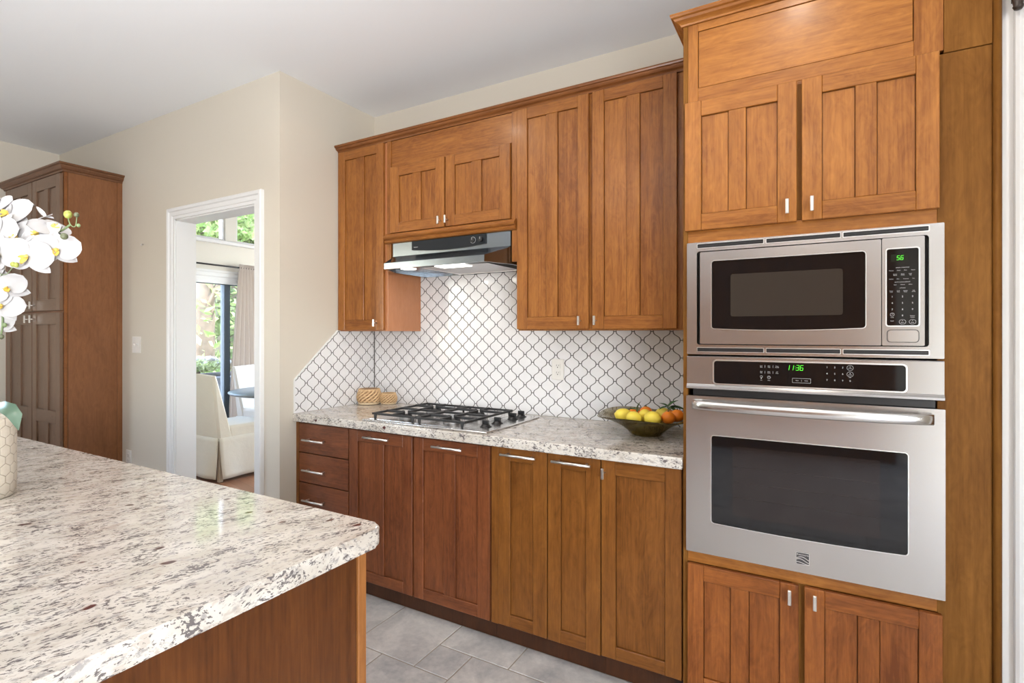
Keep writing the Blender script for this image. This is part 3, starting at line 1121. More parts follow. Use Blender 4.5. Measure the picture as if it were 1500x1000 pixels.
# ------------------------------------------------------------------ microwave
t = thing('microwave', 'built-in stainless steel microwave with black window, above the wall oven', 'microwave', (-0.03, 2.3, 1.307))
ox0, ox1, oz0, oz1 = -0.407, 0.347, 1.3085, 1.7215
ix0, ix1, iz0, iz1 = -0.3715, 0.310, 1.344, 1.688
b = MB()
b.box(-0.37, 0.31, 2.06, 2.50, 1.335, 1.70)
b.build('housing', BLACKPL, t)
b = MB()
o_ = rrect(ox0, ox1, oz0, oz1, .003)
i_ = rrect(ix0, ix1, iz0, iz1, .010)
b.ring(o_, i_, 'y', 2.030, 2.0545)
tk = b.build('trim_kit', STEEL_L, t)
for z0, z1 in ((1.7005, 1.7145), (1.3195, 1.3325)):
    for x0, x1 in ((-0.369, -0.149), (-0.139, 0.079), (0.088, 0.309)):
        b = MB()
        b.ring(rrect(x0 - .0025, x1 + .0025, z0 - .0025, z1 + .0025, .003), rrect(x0, x1, z0, z1, .002), 'y', 2.0275, 2.0298, 1)
        b.prism(rrect(x0, x1, z0, z1, .002), 'y', 2.0288, 2.0299, 0)
        b.box(x0 + .002, x1 - .002, 2.0270, 2.0285, (z0 + z1) / 2 - .0008, (z0 + z1) / 2 + .0008, 2)
        b.build('vent_slot', [BLACKPL, BRIGHT, simple('vent_louvre', (0.03, 0.03, 0.032), 0.35, .02)], tk)
b = MB()
dl, dr, dz0, dz1 = -0.358, 0.1885, 1.3475, 1.6825
b.ring(rrect(dl, dr, dz0, dz1, .004), rrect(-0.317, 0.147, 1.4035, 1.6475, .009, .006), 'y', 2.016, 2.045)
dr_ = b.build('door', STEEL, t)
b = MB()
b.ring(rrect(-0.3195, 0.1495, 1.401, 1.650, .011, .006), rrect(-0.317, 0.147, 1.4035, 1.6475, .009, .006), 'y', 2.0140, 2.0175)
b.build('window_bezel', BRIGHT, dr_)
b = MB()
b.prism(rrect(-0.317, 0.147, 1.4035, 1.6475, .009, .006), 'y', 2.0185, 2.025)
b.build('window', BLACKGL, dr_)
b = MB()
b.prism(rrect(-0.254, 0.086, 1.446, 1.597, .008), 'y', 2.0178, 2.0186)
b.build('window_screen', simple('microwave_screen', (0.036, 0.030, 0.025), 0.08, .01, spec=0.5), dr_)
b = MB()
b.prism(rrect(0.1905, 0.2975, 1.3475, 1.6845, .004), 'y', 2.016, 2.045)
cs = b.build('control_section', STEEL, t)
b = MB()
b.ring(rrect(0.199, 0.286, 1.4065, 1.652, .008), rrect(0.2025, 0.2825, 1.410, 1.6485, .006), 'y', 2.0130, 2.0165)
b.build('keypad_bezel', BRIGHT, cs)
b = MB()
b.prism(rrect(0.2025, 0.2825, 1.410, 1.6485, .006), 'y', 2.0148, 2.0162)
kp = b.build('keypad', BLACKGL, cs)
MB().prism(rrect(0.213, 0.257, 1.609, 1.632, .002), 'y', 2.0142, 2.0150).build('display', simple('display_glass', (0.012, 0.017, 0.010), 0.12, .02), kp)
b = MB()
digits_into(b, '56', 0.2285, 2.0141, 1.6205, 0.0062, 0.0125)
b.build('display_digits', M_GREEN, kp)
b = MB()
yk = 2.0145
def words(b, row, xs, z, size=0.0034):
    for x, w in zip(xs, row):
        text_into(b, w, size, x, yk, z)
words(b, ['SENSOR OPERATIONS'], [0.2425], 1.590)
words(b, ['Popcorn', 'Potato', 'Pizza', 'Reheat'], [0.214, 0.233, 0.250, 0.269], 1.5815)
words(b, ['Frozen', 'Baked', 'Fresh'], [0.224, 0.243, 0.262], 1.570)
words(b, ['Entree', 'Goods', 'Veg'], [0.224, 0.243, 0.262], 1.5665)
words(b, ['Chicken', 'Rice', 'Casserole', 'Fish'], [0.214, 0.231, 0.251, 0.270], 1.555)
words(b, ['AUTO COOK & DEFROST'], [0.2425], 1.545)
words(b, ['Auto', 'Defrost', 'Warm'], [0.224, 0.243, 0.262], 1.537)
words(b, ['OPTIONS'], [0.2425], 1.5265)
words(b, ['Power', 'Cook', 'Kitchen', 'Add'], [0.214, 0.232, 0.250, 0.270], 1.518)
words(b, ['Level', 'Time', 'Timer', '30 Sec'], [0.214, 0.232, 0.250, 0.270], 1.5145)
for r_, row in enumerate(('123', '456', '789')):
    for c_, ch in enumerate(row):
        text_into(b, ch, 0.0075, (0.2165, 0.2425, 0.2675)[c_], yk, (1.500, 1.480, 1.460)[r_])
text_into(b, '0', 0.0075, 0.2425, yk, 1.441)
words(b, ['Clock', 'Custom'], [0.2165, 0.2675], 1.4445 - .009)
words(b, ['Program'], [0.2675], 1.440)
words(b, ['Power', 'Level'], [0.2165, 0.2165], 1.4245)
for xc, w in ((0.2425, 'Start'), (0.2675, 'Stop')):
    C24 = [(math.cos(a * PI / 12), math.sin(a * PI / 12)) for a in range(24)]
    b.ring([(xc + .0088 * c, 1.4215 + .0075 * s) for c, s in C24], [(xc + .0081 * c, 1.4215 + .0068 * s) for c, s in C24], 'y', yk - .0003, yk + .0003)
    text_into(b, w, 0.0042, xc, yk, 1.4195)
    b.prism([(xc - .0012, 1.4243), (xc + .0012, 1.4243), (xc, 1.4266)], 'y', yk - .0003, yk + .0003)
b.ring([(0.2165 + .0055 * c, 1.4445 + .0055 * s) for c, s in C24], [(0.2165 + .0047 * c, 1.4445 + .0047 * s) for c, s in C24], 'y', yk - .0003, yk + .0003)
b.box(0.2161, 0.2169, yk - .0003, yk + .0003, 1.4440, 1.4480)
b.build('lettering', M_INK, kp)
b = MB()
b.ring(rrect(0.203, 0.284, 1.3575, 1.3975, .010), rrect(0.2045, 0.2825, 1.359, 1.396, .009), 'y', 2.0145, 2.0162, 1)
b.prism(rrect(0.2062, 0.2808, 1.3608, 1.3942, .008), 'y', 2.0140, 2.0162, 0)
b.build('door_button', [STEEL_L, BLACKPL], cs)

# ------------------------------------------------------------------ wall oven
t = thing('wall_oven', 'stainless steel built-in wall oven with bowed handle, below the microwave', 'oven', (-0.03, 2.3, 0.575))
MB().box(-0.39, 0.33, 2.058, 2.62, 0.577, 1.300).build('housing', BLACKPL, t)
b = MB()
# panel front with rolled lower lip, profile in (y, z)
prof = [(2.0575, 1.302), (2.033, 1.302), (2.030, 1.299), (2.030, 1.200), (2.026, 1.195), (2.021, 1.190), (2.022, 1.183), (2.028, 1.180), (2.0575, 1.180)]
b.prism(prof, 'x', -0.407, 0.347)
cpn = b.build('control_panel', STEEL, t)
b = MB()
b.ring(rrect(-0.3155, 0.2570, 1.200, 1.2905, .013), rrect(-0.311, 0.2525, 1.2045, 1.286, .010), 'y', 2.0260, 2.0305)
b.build('display_bezel', BRIGHT, cpn)
b = MB()
b.prism(rrect(-0.311, 0.2525, 1.2045, 1.286, .010), 'y', 2.0278, 2.0302)
dp = b.build('display_glass', BLACKGL, cpn)
b = MB()
digits_into(b, '11:36', -0.0765, 2.0276, 1.2690, 0.0080, 0.0165)
b.build('display_digits', M_GREEN, dp)
b = MB()
yk = 2.0276
for x, w0, w1 in ((-0.155, 'Conv', 'Bake'), (-0.131, 'Bake', 'Time'), (-0.106, 'Timer', 'On/Off')):
    words(b, [w0], [x], 1.2725, .0038)
    words(b, [w1], [x], 1.2680, .0038)
for x, w0, w1 in ((-0.155, 'Broil', 'Elite'), (-0.131, 'Keep', 'Warm'), (-0.106, 'Self', 'Clean')):
    words(b, [w0], [x], 1.2525, .0038)
    words(b, [w1], [x], 1.2480, .0038)
for x in (-0.1435, -0.1185):
    b.box(x - .0003, x + .0003, yk - .0003, yk + .0003, 1.2665, 1.2745).box(x - .0003, x + .0003, yk - .0003, yk + .0003, 1.2465, 1.2545)
words(b, ['Light', 'Timer'], [-0.155, -0.131], 1.2225, .0034)
b.ring([(-0.155 + .004 * c, 1.2345 + .004 * s) for c, s in C24], [(-0.155 + .0032 * c, 1.2345 + .0032 * s) for c, s in C24], 'y', yk - .0003, yk + .0003)
b.box(-0.1562, -0.1538, yk - .0003, yk + .0003, 1.2270, 1.2305)
b.ring([(-0.131 + .005 * c, 1.2330 + .005 * s) for c, s in C24], [(-0.131 + .0042 * c, 1.2330 + .0042 * s) for c, s in C24], 'y', yk - .0003, yk + .0003)
b.box(-0.1314, -0.1306, yk - .0003, yk + .0003, 1.2325, 1.2362)
b.ring(rrect(-0.0595, -0.0045, 1.2180, 1.2335, .002), rrect(-0.0588, -0.0052, 1.2187, 1.2328, .002), 'y', yk - .0003, yk + .0003)
words(b, ['Start', 'Next'], [-0.045, -0.018], 1.2258, .0048)
b.box(-0.0323, -0.0317, yk - .0003, yk + .0003, 1.2225, 1.2290)
for r_, row in enumerate(('123', '456', '789')):
    for c_, ch in enumerate(row):
        text_into(b, ch, 0.0078, (0.042, 0.064, 0.086)[c_], yk, (1.2735, 1.2525, 1.2310)[r_])
text_into(b, '0', 0.0078, 0.1065, yk, 1.2310)
for zc, w in ((1.2735, 'START'), (1.2525, 'CLEAR')):
    b.ring([(0.1065 + .0092 * c, zc + .0085 * s) for c, s in C24], [(0.1065 + .0085 * c, zc + .0078 * s) for c, s in C24], 'y', yk - .0003, yk + .0003)
    text_into(b, w, 0.0036, 0.1065, yk, zc - .002)
    b.prism([(0.1050, zc + .0015), (0.1080, zc + .0015), (0.1065, zc + .0050)], 'y', yk - .0003, yk + .0003)
words(b, ['OFF'], [0.1065], 1.2420, .0034)
b.build('lettering', M_INK, dp)
b = MB()
b.box(-0.385, 0.325, 2.040, 2.0575, 1.1575, 1.1795)
b.build('vent_gap', BLACKPL, t)
b = MB()
oo = rrect(-0.4085, 0.3485, 0.5785, 1.1555, .002)
ii = rrect(-0.319, 0.257, 0.697, 1.0135, .009, .006)
b.ring(oo, ii, 'y', 2.024, 2.052)
od = b.build('door', STEEL, t)
b = MB()
b.ring(rrect(-0.3215, 0.2595, 0.6945, 1.016, .011, .006), ii, 'y', 2.0222, 2.0255)
b.build('window_bezel', BRIGHT, od)
b = MB()
b.prism(ii, 'y', 2.0262, 2.050)
b.build('window', BLACKGL, od)
b = MB()
b.prism(rrect(-0.2485, 0.186, 0.734, 0.982, .006), 'y', 2.0250, 2.0263, 0)
for k in range(3):
    b.box(-0.243, 0.181, 2.0246, 2.0251, .80 + .055 * k, .8008 + .055 * k, 1)  # faint oven rack lines behind the glass
b.build('inner_window', [simple('oven_inner_glass', (0.014, 0.009, 0.008), 0.07, .01, spec=0.55), simple('rack_line', (0.020, 0.015, 0.012), 0.3, .02)], od)
# bowed handle
b = MB()
hx0, hx1, hz0, hz1 = -0.384, 0.318, 1.109, 1.141
n = 24
def bow(u):
    s = 2 * u - 1
    e = min(1.0, (1 - abs(s)) / 0.10)
    return 1.992 - 0.036 * (1 - s * s) + (1 - e) * 0.008
for zz in ():
    pass
rows = []
for k in range(n + 1):
    u = k / n
    x = hx0 + (hx1 - hx0) * u
    y = bow(u)
    rows.append([b.bm.verts.new(p) for p in ((x, y + .012, hz0), (x, y + .002, hz0), (x, y - .001, hz0 + .004), (x, y - .003, hz0 + .016), (x, y - .001, hz1 - .004), (x, y + .002, hz1), (x, y + .012, hz1))])
for r0, r1 in zip(rows, rows[1:]):
    for k in range(7):
        f = b.bm.faces.new((r0[k], r0[(k + 1) % 7], r1[(k + 1) % 7], r1[k]))
        f.smooth = 1 <= k <= 4
b.bm.faces.new(rows[0])
b.bm.faces.new(rows[-1])
b.box(hx0 + .004, hx0 + .030, 1.998, 2.0245, hz0 + .002, hz1 - .002, 0, .002)
b.box(hx1 - .030, hx1 - .004, 1.998, 2.0245, hz0 + .002, hz1 - .002, 0, .002)
b.build('handle', STEEL_L, od)
b = MB()
b.prism(rrect(-0.0485, -0.0085, 0.6065, 0.6475, .002), 'y', 2.0225, 2.0245, 0)
b.ring(rrect(-0.0485, -0.0085, 0.6065, 0.6475, .002), rrect(-0.0472, -0.0098, 0.6078, 0.6462, .0015), 'y', 2.0218, 2.0226, 1)
text_into(b, 'Kenmore', 0.0092, -0.0285, 2.0222, 0.6400, 1)
for k, (za, zb) in enumerate(((0.628, 0.624), (0.621, 0.615), (0.613, 0.609))):
    top = [(-0.0468 + .0366 * i / 8, za + (.0060 if k < 2 else .003) * math.sin(PI * (i / 8 + .15 * k) * 1.2)) for i in range(9)]
    b.prism(top + [(x, z - .0022) for x, z in top[::-1]], 'y', 2.0219, 2.0226, 1)
b.build('badge', [simple('badge_grey', (0.10, 0.10, 0.105), 0.3, .02, metal=0.6), BRIGHT], od)
for x0, x1 in ((-0.385, -0.345), (0.20, 0.27), (0.31, 0.335)):
    MB().box(x0, x1, 2.036, 2.0545, 0.5740, 0.5784).build('lower_vent', BLACKPL, t)

# ------------------------------------------------------------------ island
IX, IY0, IY1 = -0.915, -0.30, 0.972
b = MB()
bm = b.bm
pl = [(-3.45, IY0), (IX, IY0), (IX, IY1 - .035)]
pl += [(IX - .035 + .035 * math.cos(a), IY1 - .035 + .035 * math.sin(a)) for a in [math.radians(d) for d in (15, 30, 45, 60, 75)]]
pl += [(IX - .035, IY1), (-3.45, IY1)]
b.prism(pl, 'z', 0.868, 0.914)
es = [e for e in bm.edges if abs(e.verts[0].co.z - e.verts[1].co.z) < 1e-6]
r = bmesh.ops.bevel(bm, geom=es, offset=0.007, segments=3, profile=0.5, affect='EDGES')
o = b.build('island_countertop', GRAN_I, org=(-2.2, 0.34, 0.868))
tag(o, 'large speckled granite slab on the island in the foreground', 'countertop')
t = thing('island_cabinet', 'brown wooden island base under the foreground granite slab', 'cabinet', (-2.2, 0.34, FLOOR))
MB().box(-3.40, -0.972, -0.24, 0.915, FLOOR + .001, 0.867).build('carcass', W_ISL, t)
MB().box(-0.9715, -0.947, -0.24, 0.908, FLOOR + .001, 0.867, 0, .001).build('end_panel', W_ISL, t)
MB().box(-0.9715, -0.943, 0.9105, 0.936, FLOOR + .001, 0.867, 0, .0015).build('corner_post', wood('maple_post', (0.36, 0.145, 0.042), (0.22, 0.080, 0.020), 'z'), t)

# ------------------------------------------------------------------ pantry
t = thing('pantry_cabinet', 'tall brown pantry cabinet with four panelled doors against the left wall', 'cabinet', (-4.98, 1.78, FLOOR))
PX0, PX1, PY0, PY1, PZ = -5.50, -4.472, 1.612, 1.961, 2.505
MB().box(PX0, PX1 - .012, PY0 + .02, PY1, FLOOR + .001, PZ).build('carcass', W_PANSIDE, t)
MB().box(PX1 - .0115, PX1, PY0 + .0215, PY1, FLOOR + .001, PZ).build('side_panel', W_PANSIDE, t)
MB().box(PX1 - .002, PX1 + .006, PY1 - .032, PY1, FLOOR + .001, PZ).build('scribe_moulding', W_PANSIDE, t)
b = MB()
b.box(PX1 - .040, PX1, PY0, PY0 + .019, FLOOR + .001, PZ).box(PX0, PX0 + .03, PY0, PY0 + .019, FLOOR + .001, PZ)
b.box(PX0 + .031, PX1 - .041, PY0 + .001, PY0 + .019, 1.50, 1.56)
b.build('face_frame', W_CROWN, t)
for x0, x1, pn in ((-5.415, -4.945, ((-5.345, -5.215), (-5.145, -5.015))), (-4.935, -4.482, ((-4.868, -4.740), (-4.672, -4.548)))):
    xm = -4.985 if x0 < -5.2 else -4.895
    d = panel_door('door', t, x0, x1, 1.545, 2.488, PY0 - .021, pn, W_PAN, pz=(1.625, 2.405))
    t_knob(d, xm, 1.587, PY0 - .021, .055)
    d = panel_door('door', t, x0, x1, 0.06, 1.530, PY0 - .021, pn, W_PAN, pz=(0.14, 1.448), mids=((0.755, 0.845),))
    t_knob(d, xm, 1.488, PY0 - .021, .055)
b = MB()
cp = [(0, 2.500), (.008, 2.500), (.012, 2.512), (.022, 2.518), (.030, 2.530), (.032, 2.540), (.042, 2.545), (.042, 2.556), (0, 2.556)]
crown(b, [(PX0, PY1, -1, 0), (PX0, PY0, -1, -1), (PX1, PY0, 1, -1), (PX1, PY1, 1, 0)], cp)
b.box(PX0, PX1, PY0, PY1, 2.5055, 2.52)
b.build('crown_moulding', wood('maple_pantry_crown', (0.17, 0.075, 0.035), (0.10, 0.042, 0.018), 'x'), t)

# ------------------------------------------------------------------ wall plates
def plate(x, y, z, w, h, label, cat, name, kind, group=None):
    t = thing(name, label, cat, (x, y, z), group)
    b = MB()
    b.box(x - w / 2, x + w / 2, y - .006, y - .0003, z - h / 2, z + h / 2, 0, .002)
    b.build('plate', M_PLATE, t)
    if kind == 'outlet':
        for dz in (.020, -.020):
            b = MB()
            b.prism(rrect(x - .0165, x + .0165, z + dz - .014, z + dz + .014, .010), 'y', y - .0085, y - .0055)
            f = b.build('socket', M_PLATE, t)
            b = MB()
            b.box(x - .0075, x - .0055, y - .0089, y - .0084, z + dz - .001, z + dz + .008)
            b.box(x + .0055, x + .0075, y - .0089, y - .0084, z + dz - .001, z + dz + .007)
            b.tube([(x, y - .0089, z + dz - .0075), (x, y - .0084, z + dz - .0075)], .003, 10)
            b.build('slot', M_DARK, f)
    else:
        n = 2 if w > .1 else 1
        for k in range(n):
            xx = x + (k - (n - 1) / 2) * .046
            b = MB()
            b.box(xx - .005, xx + .005, y - .0075, y - .0055, z - .012, z + .012)
            b.prism([(y - .0065, z - .006), (y - .018, z + .006), (y - .016, z + .010), (y - .0065, z + .006)], 'x', xx - .0045, xx + .0045)
            b.build('toggle', M_PLATE, t)
    return t
plate(-1.2465, YB - .008, 1.182, .076, .118, 'ivory double socket on the white tiled wall, left of the fruit bowl', 'socket', 'wall_outlet', 'outlet')
plate(-4.254, YD, 1.303, .118, .118, 'white toggle switch plate on the wall left of the doorway', 'switch', 'light_switch', 'switch')
plate(-4.366, YD, 0.470, .072, .116, 'low white socket on the wall beside the pantry, just above the island edge', 'socket', 'wall_outlet', 'outlet')
b = MB()
zz = 2.025
b.tube([(-4.165, YD - .0003, zz), (-4.165, YD - .012, zz), (-4.165, YD - .018, zz - .006), (-4.165, YD - .012, zz - .012), (-4.165, YD - .006, zz - .008)], .0025, 8)
o = b.build('wall_hook', BRIGHT, org=(-4.165, YD, zz))
tag(o, 'tiny metal hook high on the wall between pantry and doorway', 'hook')

# ------------------------------------------------------------------ baskets on the counter
M_RAF = simple('woven_seagrass', (0.62, 0.42, 0.23), 0.75, 0.2, 300, var=0.25)
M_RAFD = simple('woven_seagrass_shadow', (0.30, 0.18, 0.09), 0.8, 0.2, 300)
M_RAFL = simple('woven_seagrass_base', (0.66, 0.52, 0.34), 0.75, 0.2, 300, var=0.15)
def basket(cx, cy, r, h, label, lid):
    t = thing('woven_basket', label, 'basket', (cx, cy, .9145), 'woven baskets in the counter corner')
    z0 = .9145
    def rad(u):
        return r * (0.90 + 0.10 * math.sin(PI * min(1, u * 1.25)) - (0.06 * max(0, u - .7) / .3))
    b = MB()
    prof = [(0, .004), (r * .8, .004), (rad(.1) * .97, h * .16)] + [(rad(u) * .97, h * (.16 + .80 * u)) for u in (.25, .5, .75, 1)]
    inner = [(rad(1) * .97 - .006, h * .96), (r * .8, h * .3), (0, h * .28)]
    if lid:
        inner = [(rad(1) * .75, h * 1.02), (r * .4, h * 1.05), (0, h * 1.055)]
    b.lathe(prof + inner, (cx, cy, z0), 28)
    body = b.build('body', M_RAFD, t)
    # twisted strands leaning both ways
    b = MB()
    n = 15
    for k in range(n):
        a0 = 2 * PI * k / n
        pts = []
        for i in range(7):
            u = i / 6
            a = a0 + u * 1.5
            rr = rad(u) + .001 + .0012 * math.sin(i * PI)
            pts.append((cx + rr * math.cos(a), cy + rr * math.sin(a), z0 + h * (.17 + .80 * u)))
        b.tube(pts, h * .062, 6)
    rows = 5
    for j in range(rows):
        u = (j + .5) / rows
        pts = [(cx + (rad(u) + .0015 * math.cos(k * PI)) * math.cos(2 * PI * k / 52), cy + (rad(u) + .0015 * math.cos(k * PI)) * math.sin(2 * PI * k / 52), z0 + h * (.17 + .80 * u)) for k in range(53)]
        b.tube(pts, h * .022, 5, caps=False)
    b.build('weave', M_RAF, t)
    b = MB()
    for zz, rr in ((h * .07, r * .86), (h * .14, r * .84)):
        pts = [(cx + rr * math.cos(2 * PI * k / 40), cy + rr * math.sin(2 * PI * k / 40), z0 + zz) for k in range(41)]
        b.tube(pts, h * .065, 6, caps=False)
    b.build('base_ring', M_RAFL, t)
    b = MB()
    for s in (0, .5):
        pts = [(cx + (rad(1) + .001 * math.cos(k * PI / 2 + s * 6)) * math.cos(2 * PI * k / 60), cy + (rad(1)) * math.sin(2 * PI * k / 60), z0 + h * (.97 + .025 * math.sin(k * 1.05 + s * 6))) for k in range(61)]
        b.tube(pts, h * .045, 6, caps=False)
    b.build('rim', M_RAF, t)
basket(-2.572, 2.578, .077, .100, 'larger woven seagrass basket in the counter corner, left of the cooktop', True)
basket(-2.462, 2.644, .054, .072, 'smaller open woven basket behind the cooktop, right of the larger one', False)

# ------------------------------------------------------------------ fruit bowl
BX, BY, BZ = -0.672, 2.440, 0.9145
def amber():
    m = Mat('amber_glass', rough=0.05, spec=0.5)
    v = m.coord('Object')
    n = m.noise(v, 9, 3, .6, 1.5)
    m.set('color', m.mix(n.step(.35, .65), (0.14, 0.095, 0.012), (0.36, 0.27, 0.08)))
    m.set('trans', 0.8)
    m.set('ior', 1.2)
    m.bump(m.noise(v, 25, 2), .15, .004)
    return m.m
def wobble(r, z, a):
    k = min(1.0, max(0.0, (r - .07) / .15))
    return r * (1 + .02 * k * math.sin(3 * a + 1.0)), z + .007 * k * math.sin(3 * a + .4)
b = MB()
prof = [(0, 0), (.062, 0), (.072, .004), (.092, .026), (.125, .050), (.175, .074), (.228, .090), (.231, .0915), (.228, .094), (.172, .079), (.120, .056), (.086, .032), (.066, .012), (0, .010)]
b.lathe(prof, (BX, BY, BZ), 64, wob=wobble)
o = b.build('fruit_bowl', amber(), org=(BX, BY, BZ))
tag(o, 'wide amber glass bowl of fruit on the counter beside the oven tower', 'bowl')
def skin(name, c, bs=500):
    m = Mat(name, rough=0.42, spec=0.4)
    v = m.coord('Object', rand=5)
    m.set('color', m.mix(m.noise(v, 14, 3), tuple(x * .85 for x in c), c))
    m.bump(m.voronoi(v, bs), 0.25, 0.001)
    return m.m
M_LEMON = skin('lemon_skin', (0.86, 0.68, 0.085))
M_ORANGE = skin('orange_skin', (0.86, 0.245, 0.02))
M_STEM = simple('fruit_stem', (0.10, 0.12, 0.04), 0.7, .2)
M_LEAF = simple('citrus_leaf', (0.045, 0.115, 0.035), 0.4, .05, var=.3)
def lemon(p, rot, s, label, group):
    t = thing('lemon', label, 'lemon', p, group)
    b = MB()
    pr = []
    for i in range(15):
        u = i / 14
        x = -1 + 2 * u
        rr = math.sqrt(max(0, 1 - (x * .97) ** 2)) * .030
        zz = x * .037
        if abs(x) > .86:
            rr *= .8
            zz *= 1 + (abs(x) - .86) * .9
        if i in (0, 14):
            rr = 0
        pr.append((rr * s, zz * s))
    b.lathe(pr, (0, 0, 0), 20)
    f = b.build('flesh', M_LEMON, t, local=True)
    f.rotation_euler = rot
    b = MB()
    b.tube([(0, 0, -.0395 * s), (0, 0, -.043 * s)], [.004, .003], 8)
    st = b.build('stem_end', M_STEM, t, local=True)
    st.rotation_euler = rot
    return t
def orange(p, s, label, group):
    t = thing('orange', label, 'orange', p, group)
    b = MB()
    b.ball((0, 0, 0), .031 * s, 1, 1, .92, 20)
    b.build('flesh', M_ORANGE, t, local=True)
    b = MB()
    b.tube([(0, 0, .027 * s), (0.001, 0, .033 * s)], [.005, .0025], 8)
    b.build('stem_end', M_STEM, t, local=True)
    return t
R = math.radians
LG, OG = 'lemons in the amber bowl', 'oranges in the amber bowl'
lemon((BX - .092, BY - .048, BZ + 0.087), (R(80), 0, R(-70)), 1.12, 'lemon at the left end of the amber bowl', LG)
lemon((BX - .030, BY - .098, BZ + 0.088), (R(75), 0, R(-40)), 1.0, 'lemon at the front of the bowl with its dark stem end showing', LG)
lemon((BX + .050, BY - .083, BZ + 0.090), (R(85), 0, R(65)), 1.10, 'large lemon in the front middle of the amber bowl', LG)
lemon((BX + .000, BY - .025, BZ + 0.090), (R(60), 0, R(20)), 1.0, 'lemon resting on top of the two front lemons', LG)
lemon((BX + .060, BY + .068, BZ + 0.088), (R(80), 0, R(80)), 1.08, 'lemon at the back of the bowl beside the green leaves', LG)
orange((BX - .075, BY + .050, BZ + 0.080), 1.05, 'orange half hidden behind the left lemon', OG)
orange((BX - .018, BY + .058, BZ + 0.094), 1.0, 'small orange peak behind the top lemon', OG)
orange((BX + .112, BY - .050, BZ + 0.094), 1.0, 'orange at the front right of the bowl, next to the large lemon', OG)
orange((BX + .140, BY + .000, BZ + 0.098), 1.0, 'rightmost orange in the bowl, closest to the oven tower', OG)
orange((BX + .100, BY + .036, BZ + 0.092), .9, 'orange under the green leaves in the bowl', OG)
def leaf_mesh(b, base, d, up, L, wd, fold=.25, droop=.25, mi=0):
    d = Vector(d).normalized()
    up = Vector(up)
    s = d.cross(up).normalized()
    up = s.cross(d).normalized()
    base = Vector(base)
    def f(u, v):
        w = wd * math.sin(PI * min(1, max(0, u)) ** .8) ** .9 if 0 < u < 1 else 0.0004
        q = (v - .5) * 2
        return base + d * (L * u) + s * (q * w / 2) + up * (abs(q) * w * fold - droop * L * u * u)
    b.grid(f, 8, 4, mi)
def sprig(p, label, leaves, group):
    t = thing('leaf_sprig', label, 'leaves', p, group)
    for (dx, dy, dz, L) in leaves:
        b = MB()
        leaf_mesh(b, (0, 0, 0), (dx, dy, dz), (0, 0, 1), L, L * .42)
        b.build('leaf', M_LEAF, t, local=True, recalc=False)
    b = MB()
    b.tube([(0, 0, -.012), (0, 0, .012)], .002, 6)
    b.build('stem', M_STEM, t, local=True)
sprig((BX - .040, BY - .010, BZ + 0.112), 'green leaf standing up between the left lemon and the top lemon', [(.15, 0, 1, .045), (-.9, -.3, .25, .050), (.2, -.8, .1, .035)], 'citrus leaves in the bowl')
sprig((BX + .090, BY + .040, BZ + 0.128), 'cluster of dark green leaves on the right side of the bowl', [(1, .1, .1, .085), (.4, .3, .5, .06), (-.8, .2, .5, .05), (.3, -.8, .1, .055), (.9, -.6, -.1, .06), (-.5, -.6, .05, .05)], 'citrus leaves in the bowl')

# ------------------------------------------------------------------ orchid in its pot
OX, OY = -2.078, 0.541
def pot_mat():
    m = Mat('hexagon_stoneware', rough=0.6)
    v = m.coord('Object')
    x, y, z = m.xyz(v)
    a = m.node('ShaderNodeMath', operation='ARCTAN2')
    m.link(y, a.inputs[0])
    m.link(x, a.inputs[1])
    u = X(m.nt, a.outputs[0]) * (18 / (2 * PI))          # 18 cells round
    w = z / 0.0545 * 2                                   # rows, pointy-top hexagons
    # hexagon lattice: distance to cell edge
    s3 = 1.7320508
    px, py = u, w * 0.5 * s3
    def cell(ox, oy):
        cx_ = (px - ox) - ((px - ox) + 0.5).floor()
        cy_ = (py - oy) - (((py - oy) / s3) + 0.5).floor() * s3
        d = (cx_.abs()).max(cx_.abs() * 0.5 + cy_.abs() * (s3 / 2))
        return d, cx_, cy_
    d0, ax, ay = cell(0, 0)
    d1, bx, by = cell(0.5, s3 / 2)
    d = d0.min(d1)
    edge = d.step(0.455, 0.49)
    # relief lines inside each hexagon in three directions
    st = (px * 60.0).sin() * 0.5 + 0.5
    n = m.noise(v, 60, 4, .65)
    c = m.mix(n, (0.52, 0.46, 0.37), (0.68, 0.62, 0.53))
    c = m.mix(edge * 0.8, c, (0.26, 0.21, 0.15))
    m.set('color', c)
    m.bump((edge * -1.0) + n * .2 + st * .10, 0.5, 0.003)
    return m.m
b = MB()
prof = [(0, 0), (.082, 0), (.088, .006), (.090, .05), (.090, .215), (.088, .228), (.083, .229), (.081, .222), (.081, .19), (0, .19)]
b.lathe(prof, (OX, OY, .9145), 48)
o = b.build('plant_pot', pot_mat(), org=(OX, OY, .9145))
tag(o, 'beige pot with a hexagon relief standing on the island at the left edge', 'plant pot')
M_PETAL = Mat('orchid_petal', color=(0.88, 0.87, 0.86), rough=0.5)
_v = M_PETAL.coord('Object')
M_PETAL.set('color', M_PETAL.mix(M_PETAL.noise(_v, 30, 3), (0.50, 0.495, 0.495), (0.43, 0.415, 0.425)))
M_PETAL = M_PETAL.m
M_LIP = simple('orchid_lip_yellow', (0.75, 0.55, 0.12), 0.5, .05, var=.3)
M_OST = simple('orchid_stem_green', (0.16, 0.22, 0.10), 0.5, .1, var=.3)
M_BUDG = simple('orchid_bud_green', (0.28, 0.30, 0.06), 0.45, .05, var=.35)
M_BUDD = simple('orchid_bud_dark', (0.10, 0.11, 0.06), 0.45, .05, var=.35)
M_OLF = simple('orchid_leaf', (0.075, 0.13, 0.085), 0.28, .02, var=.25)
t = thing('orchid', 'white orchid with arching sprays of flowers, growing in the pot at left', 'plant', (OX, OY, 1.105))
